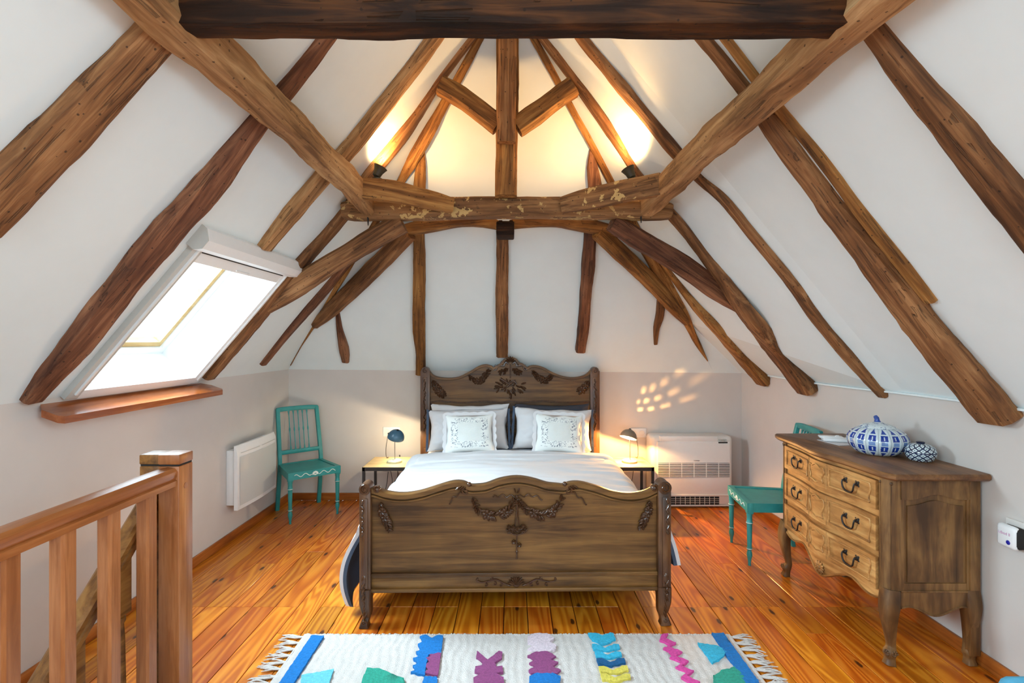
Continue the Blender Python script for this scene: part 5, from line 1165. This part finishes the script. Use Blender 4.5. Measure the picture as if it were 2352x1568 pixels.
for k in range(5):
    y = 1.825-.20*k; zt = hp2(y)-.05; zb_ = zt-.92; x = -1.412; mb = MB()
    mb.add([(x+a*.026, y+b*.026, z) for z in (zt-.20, zt-.05) for a, b in ((-1, -1), (1, -1), (1, 1), (-1, 1))] , [(0, 1, 5, 4), (1, 2, 6, 5), (2, 3, 7, 6), (3, 0, 4, 7), (0, 3, 2, 1), (4, 5, 6, 7)])
    for q in mb.v[4:]: q.z += (q.y-y)*sl+.02
    mb.lathe([(.020, zb_), (.020, zb_+.12), (.014, zb_+.14), (.022, zb_+.22), (.024, zb_+.34), (.018, zt-.28), (.015, zt-.235), (.021, zt-.225), (.021, zt-.212), (.015, zt-.208), (.024, zt-.20)], (x, y, 0), 16); mb.build('turned_baluster', 'stair_wood', st2, smooth=40)
so = thing('staircase', 'wooden stairs descending beside the left wall', 'stairs', (-1.78, 1.4, -2.1))
for k in range(8):
    y1_ = 2.06-.24*k; z = -.19*(k+1); MB().box(XL+.004, -1.385, y1_-.27, y1_, z-.035, z, c=.006).build('tread', 'stair_wood', so); MB().box(XL+.004, -1.385, y1_-.02, y1_, z, z+.155).build('riser', 'stair_wood', so)
quadwall('wall_stairwell', [(-1.375, YF, -2.2), (-1.375, 2.06, -2.2), (-1.375, 2.06, -.021), (-1.375, YF, -.021)], [(0, 1, 2, 3)], 'plaster_white', 'white wall of the stairwell below the guard rail')
quadwall('wall_stairwell_end', [(XL, 2.062, -2.2), (-1.375, 2.062, -2.2), (-1.375, 2.062, -.02), (XL, 2.062, -.02)], [(0, 1, 2, 3)], 'plaster_white', 'white riser wall at the head of the stairs')

# ------------------------------------------------------------------ rug
def gp(px, py): q = G(px, py); return (q.x, q.y)
RX0, RX1, RY1, RY0 = -1.088, 1.140, 2.672, 1.32
rug = thing('rug', 'white woven rug with tufted coloured shapes in front of the bed', 'rug', ((RX0+RX1)/2, (RY0+RY1)/2, 0))
mb = MB(); NX, NY = 150, 90; rr = random.Random(9)
def rugz(x, y): return .011 + .0016*math.sin(x*150+.8*noise.noise((x*6, y*9, 0))*6) + .0035*noise.noise((x*16, y*26, 1)) + .002*noise.noise((x*50, y*60, 2))
mb.grid(lambda u, v: Vector((RX0+(RX1-RX0)*u, RY0+(RY1-RY0)*v + (.006*noise.noise((u*160, 3, 3)) if v in (0, 1) else 0), rugz(RX0+(RX1-RX0)*u, RY0+(RY1-RY0)*v))), 260, NY)
n_ = 260
for v in (0, 1): mb.add([Vector((RX0+(RX1-RX0)*i/n_, RY0+(RY1-RY0)*v, .001)) for i in range(n_+1)]+[Vector((RX0+(RX1-RX0)*i/n_, RY0+(RY1-RY0)*v, .012)) for i in range(n_+1)], [(i, i+1, i+n_+2, i+n_+1) for i in range(n_)])
for x in (RX0, RX1): mb.box(x-.004, x+.004, RY0, RY1, .001, .012)
for i in range(170): x = RX0+(RX1-RX0)*i/170; mb.ball((x+rr.uniform(-.004, .004), RY1-.001+rr.uniform(-.004, .006), .008), (.007, .007, .006), seg=6, rings=3)
mb.build('woven_ground', 'rug_wool', rug, smooth=70)
def tuft(poly, mat, nm='tufted_shape', world_pts=False, h=.022):
    pts = [(Vector((*p, 0)) if world_pts else Vector((*gp(*p), 0))) for p in poly]; cx = sum((p.x for p in pts))/len(pts); cy = sum((p.y for p in pts))/len(pts)
    edge = []
    for i in range(len(pts)):
        a, b = pts[i], pts[(i+1) % len(pts)]; N = max(1, int((b-a).length/.012))
        for k in range(N): q = a+(b-a)*k/N; edge.append(Vector((q.x+.0035*noise.noise((q.x*90, q.y*90, 1)), q.y+.0035*noise.noise((q.x*90, q.y*90, 5)), 0)))
    bm = bmesh.new(); top = [bm.verts.new((q.x, q.y, h-.004)) for q in edge]; f = bm.faces.new(top)
    bmesh.ops.triangulate(bm, faces=[f]); 
    bmesh.ops.subdivide_edges(bm, edges=[e for e in bm.edges if e.calc_length() > .03], cuts=2, use_grid_fill=True)
    bmesh.ops.triangulate(bm, faces=bm.faces[:])
    rim_e = [e for e in bm.edges if len(e.link_faces) == 1]; r_ = bmesh.ops.extrude_edge_only(bm, edges=rim_e)
    low = set(g_ for g_ in r_['geom'] if isinstance(g_, bmesh.types.BMVert))
    for q in bm.verts:
        if q in low: q.co.z = .006
        else: q.co.z = h + .004*noise.noise((q.co.x*70, q.co.y*70, 3))
    bm.verts.index_update(); m = MB(); m.add([q.co.copy() for q in bm.verts], [[q.index for q in f.verts] for f in bm.faces]); bm.free()
    return m.build(nm, mat, rug, smooth=60)
Yn = RY0+.01
a, b = gp(716, 1467), gp(744, 1469); tuft([a, b, (RX0+.175, Yn), (RX0+.055, Yn)][:2] + [(b[0]+.0, Yn), (a[0], Yn)], 'tuft_blue', world_pts=True)
a, b = gp(1634, 1462), gp(1662, 1462); tuft([a, b, (b[0], Yn), (a[0], Yn)], 'tuft_blue', world_pts=True)
tuft([(692, 1561), (767, 1546), (752, 1590), (690, 1600)], 'tuft_sky')
tuft([(843, 1543), (870, 1545), (928, 1568), (940, 1620), (820, 1620), (832, 1570)], 'tuft_green')
tuft([(964, 1470), (978, 1466), (992, 1474), (1008, 1466), (1018, 1468), (1016, 1490), (1013, 1508), (985, 1512), (978, 1540), (976, 1560), (943, 1553), (955, 1548), (948, 1538), (960, 1532), (948, 1520), (962, 1516), (955, 1506), (966, 1500), (960, 1488), (970, 1482)], 'tuft_blue')
tuft([(985, 1510), (1013, 1508), (1010, 1530), (1006, 1562), (974, 1554), (984, 1546), (974, 1536), (986, 1530), (978, 1520), (990, 1516)], 'tuft_plum')
tuft([(975, 1563), (1005, 1564), (1000, 1610), (960, 1610)], 'tuft_blue')
tuft([(1096, 1504), (1120, 1524), (1146, 1504), (1154, 1506), (1153, 1520), (1136, 1532), (1140, 1540), (1154, 1538), (1156, 1552), (1140, 1556), (1156, 1566), (1158, 1585), (1125, 1600), (1088, 1585), (1088, 1566), (1104, 1558), (1090, 1552), (1092, 1540), (1106, 1538), (1110, 1530), (1094, 1518)], 'tuft_plum')
tuft([(1212, 1470), (1228, 1463), (1256, 1463), (1273, 1474), (1262, 1482), (1278, 1490), (1276, 1500), (1262, 1505), (1226, 1505), (1212, 1500), (1224, 1490), (1212, 1484)], 'tuft_pale')
tuft([(1211, 1515), (1232, 1505), (1258, 1505), (1278, 1516), (1264, 1524), (1282, 1530), (1270, 1540), (1288, 1548), (1280, 1556), (1220, 1556), (1214, 1548), (1230, 1540), (1215, 1532), (1228, 1524)], 'tuft_plum')
tuft([(1216, 1562), (1234, 1555), (1270, 1555), (1288, 1563), (1284, 1600), (1214, 1600)], 'tuft_blue')
def chev(y, x, w, t, mat): tuft([(x-w, y-9), (x-w+12, y-9), (x, y), (x+w-12, y-9), (x+w, y-9), (x+w+3, y-2+t*.3), (x+3, y+t), (x-w+4, y+t*.4)], mat)
tuft([(1350, 1463), (1368, 1462), (1384, 1468), (1402, 1461), (1408, 1462), (1414, 1476), (1395, 1486), (1382, 1488), (1360, 1478)], 'tuft_turquoise')
chev(1497, 1390, 31, 8, 'tuft_turquoise'); chev(1514, 1396, 30, 8, 'tuft_turquoise'); chev(1530, 1402, 32, 9, 'tuft_navy'); chev(1548, 1408, 33, 9, 'tuft_yellow'); chev(1566, 1413, 33, 10, 'tuft_yellow'); chev(1590, 1419, 33, 10, 'tuft_yellow')
zig = [(1527, 1464), (1521, 1476), (1545, 1487), (1530, 1496), (1560, 1508), (1545, 1517), (1574, 1529), (1558, 1540), (1586, 1552), (1570, 1563), (1600, 1578), (1585, 1590), (1615, 1605)]
tuft([(x-7, y+2) for x, y in zig] + [(x+8, y-2) for x, y in zig[::-1]], 'tuft_pink')
tuft([(1601, 1484), (1650, 1492), (1668, 1506), (1662, 1516), (1636, 1531)], 'tuft_turquoise')
tuft([(1638, 1562), (1660, 1548), (1690, 1540), (1706, 1560), (1720, 1590), (1640, 1600)], 'tuft_green')
# fringe tassels on both short edges
def tassel(x, y, s, sd):
    r_ = random.Random(sd); mb = MB(); b = Vector((x, y, .007))
    mb.ball(b+Vector((s*.006, 0, 0)), (.012, .008, .006), seg=6, rings=4)
    for k in range(7):
        dy = r_.uniform(-.03, .03); L = r_.uniform(.085, .125); z = r_.uniform(.003, .008)
        mb.tube([b+Vector((s*.004, dy*.1, 0)), b+Vector((s*L*.35, dy*.4+r_.uniform(-.006, .006), .001)), b+Vector((s*L*.7, dy*.8+r_.uniform(-.01, .01), z-.005)), b+Vector((s*L, dy+r_.uniform(-.012, .012), -.003))], [.0042, .004, .0036, .002], 5)
    return mb.build('fringe_tassel', 'rug_wool', rug, smooth=70)
proto = {-1: None, 1: None}
for s, x in ((-1, RX0), (1, RX1)):
    for k in range(26): tassel(x, RY1-.02-.052*k, s, k*2+(s > 0))

# ------------------------------------------------------------------ blue upholstered stool in the corner of the frame
sx, sy, sw, zs_ = 1.90, 1.49, .27, .43
bs = thing('upholstered_stool', 'blue upholstered stool cut off by the lower right corner of the photo', 'stool', (sx, sy, 0))
MB().box(sx-sw, sx+sw, sy-.24, sy+.24, zs_-.12, zs_, c=.04).build('cushion', 'blue_fabric', bs, smooth=60)
MB().box(sx-sw+.02, sx+sw-.02, sy-.22, sy+.22, zs_-.16, zs_-.11, c=.01).build('seat_frame', 'light_pine', bs)
for a in (-1, 1):
    for b in (-1, 1): MB().lathe([(.014, 0), (.022, zs_-.14)], (sx+a*(sw-.05), sy+b*.18, 0), 12).build('leg', 'light_pine', bs)
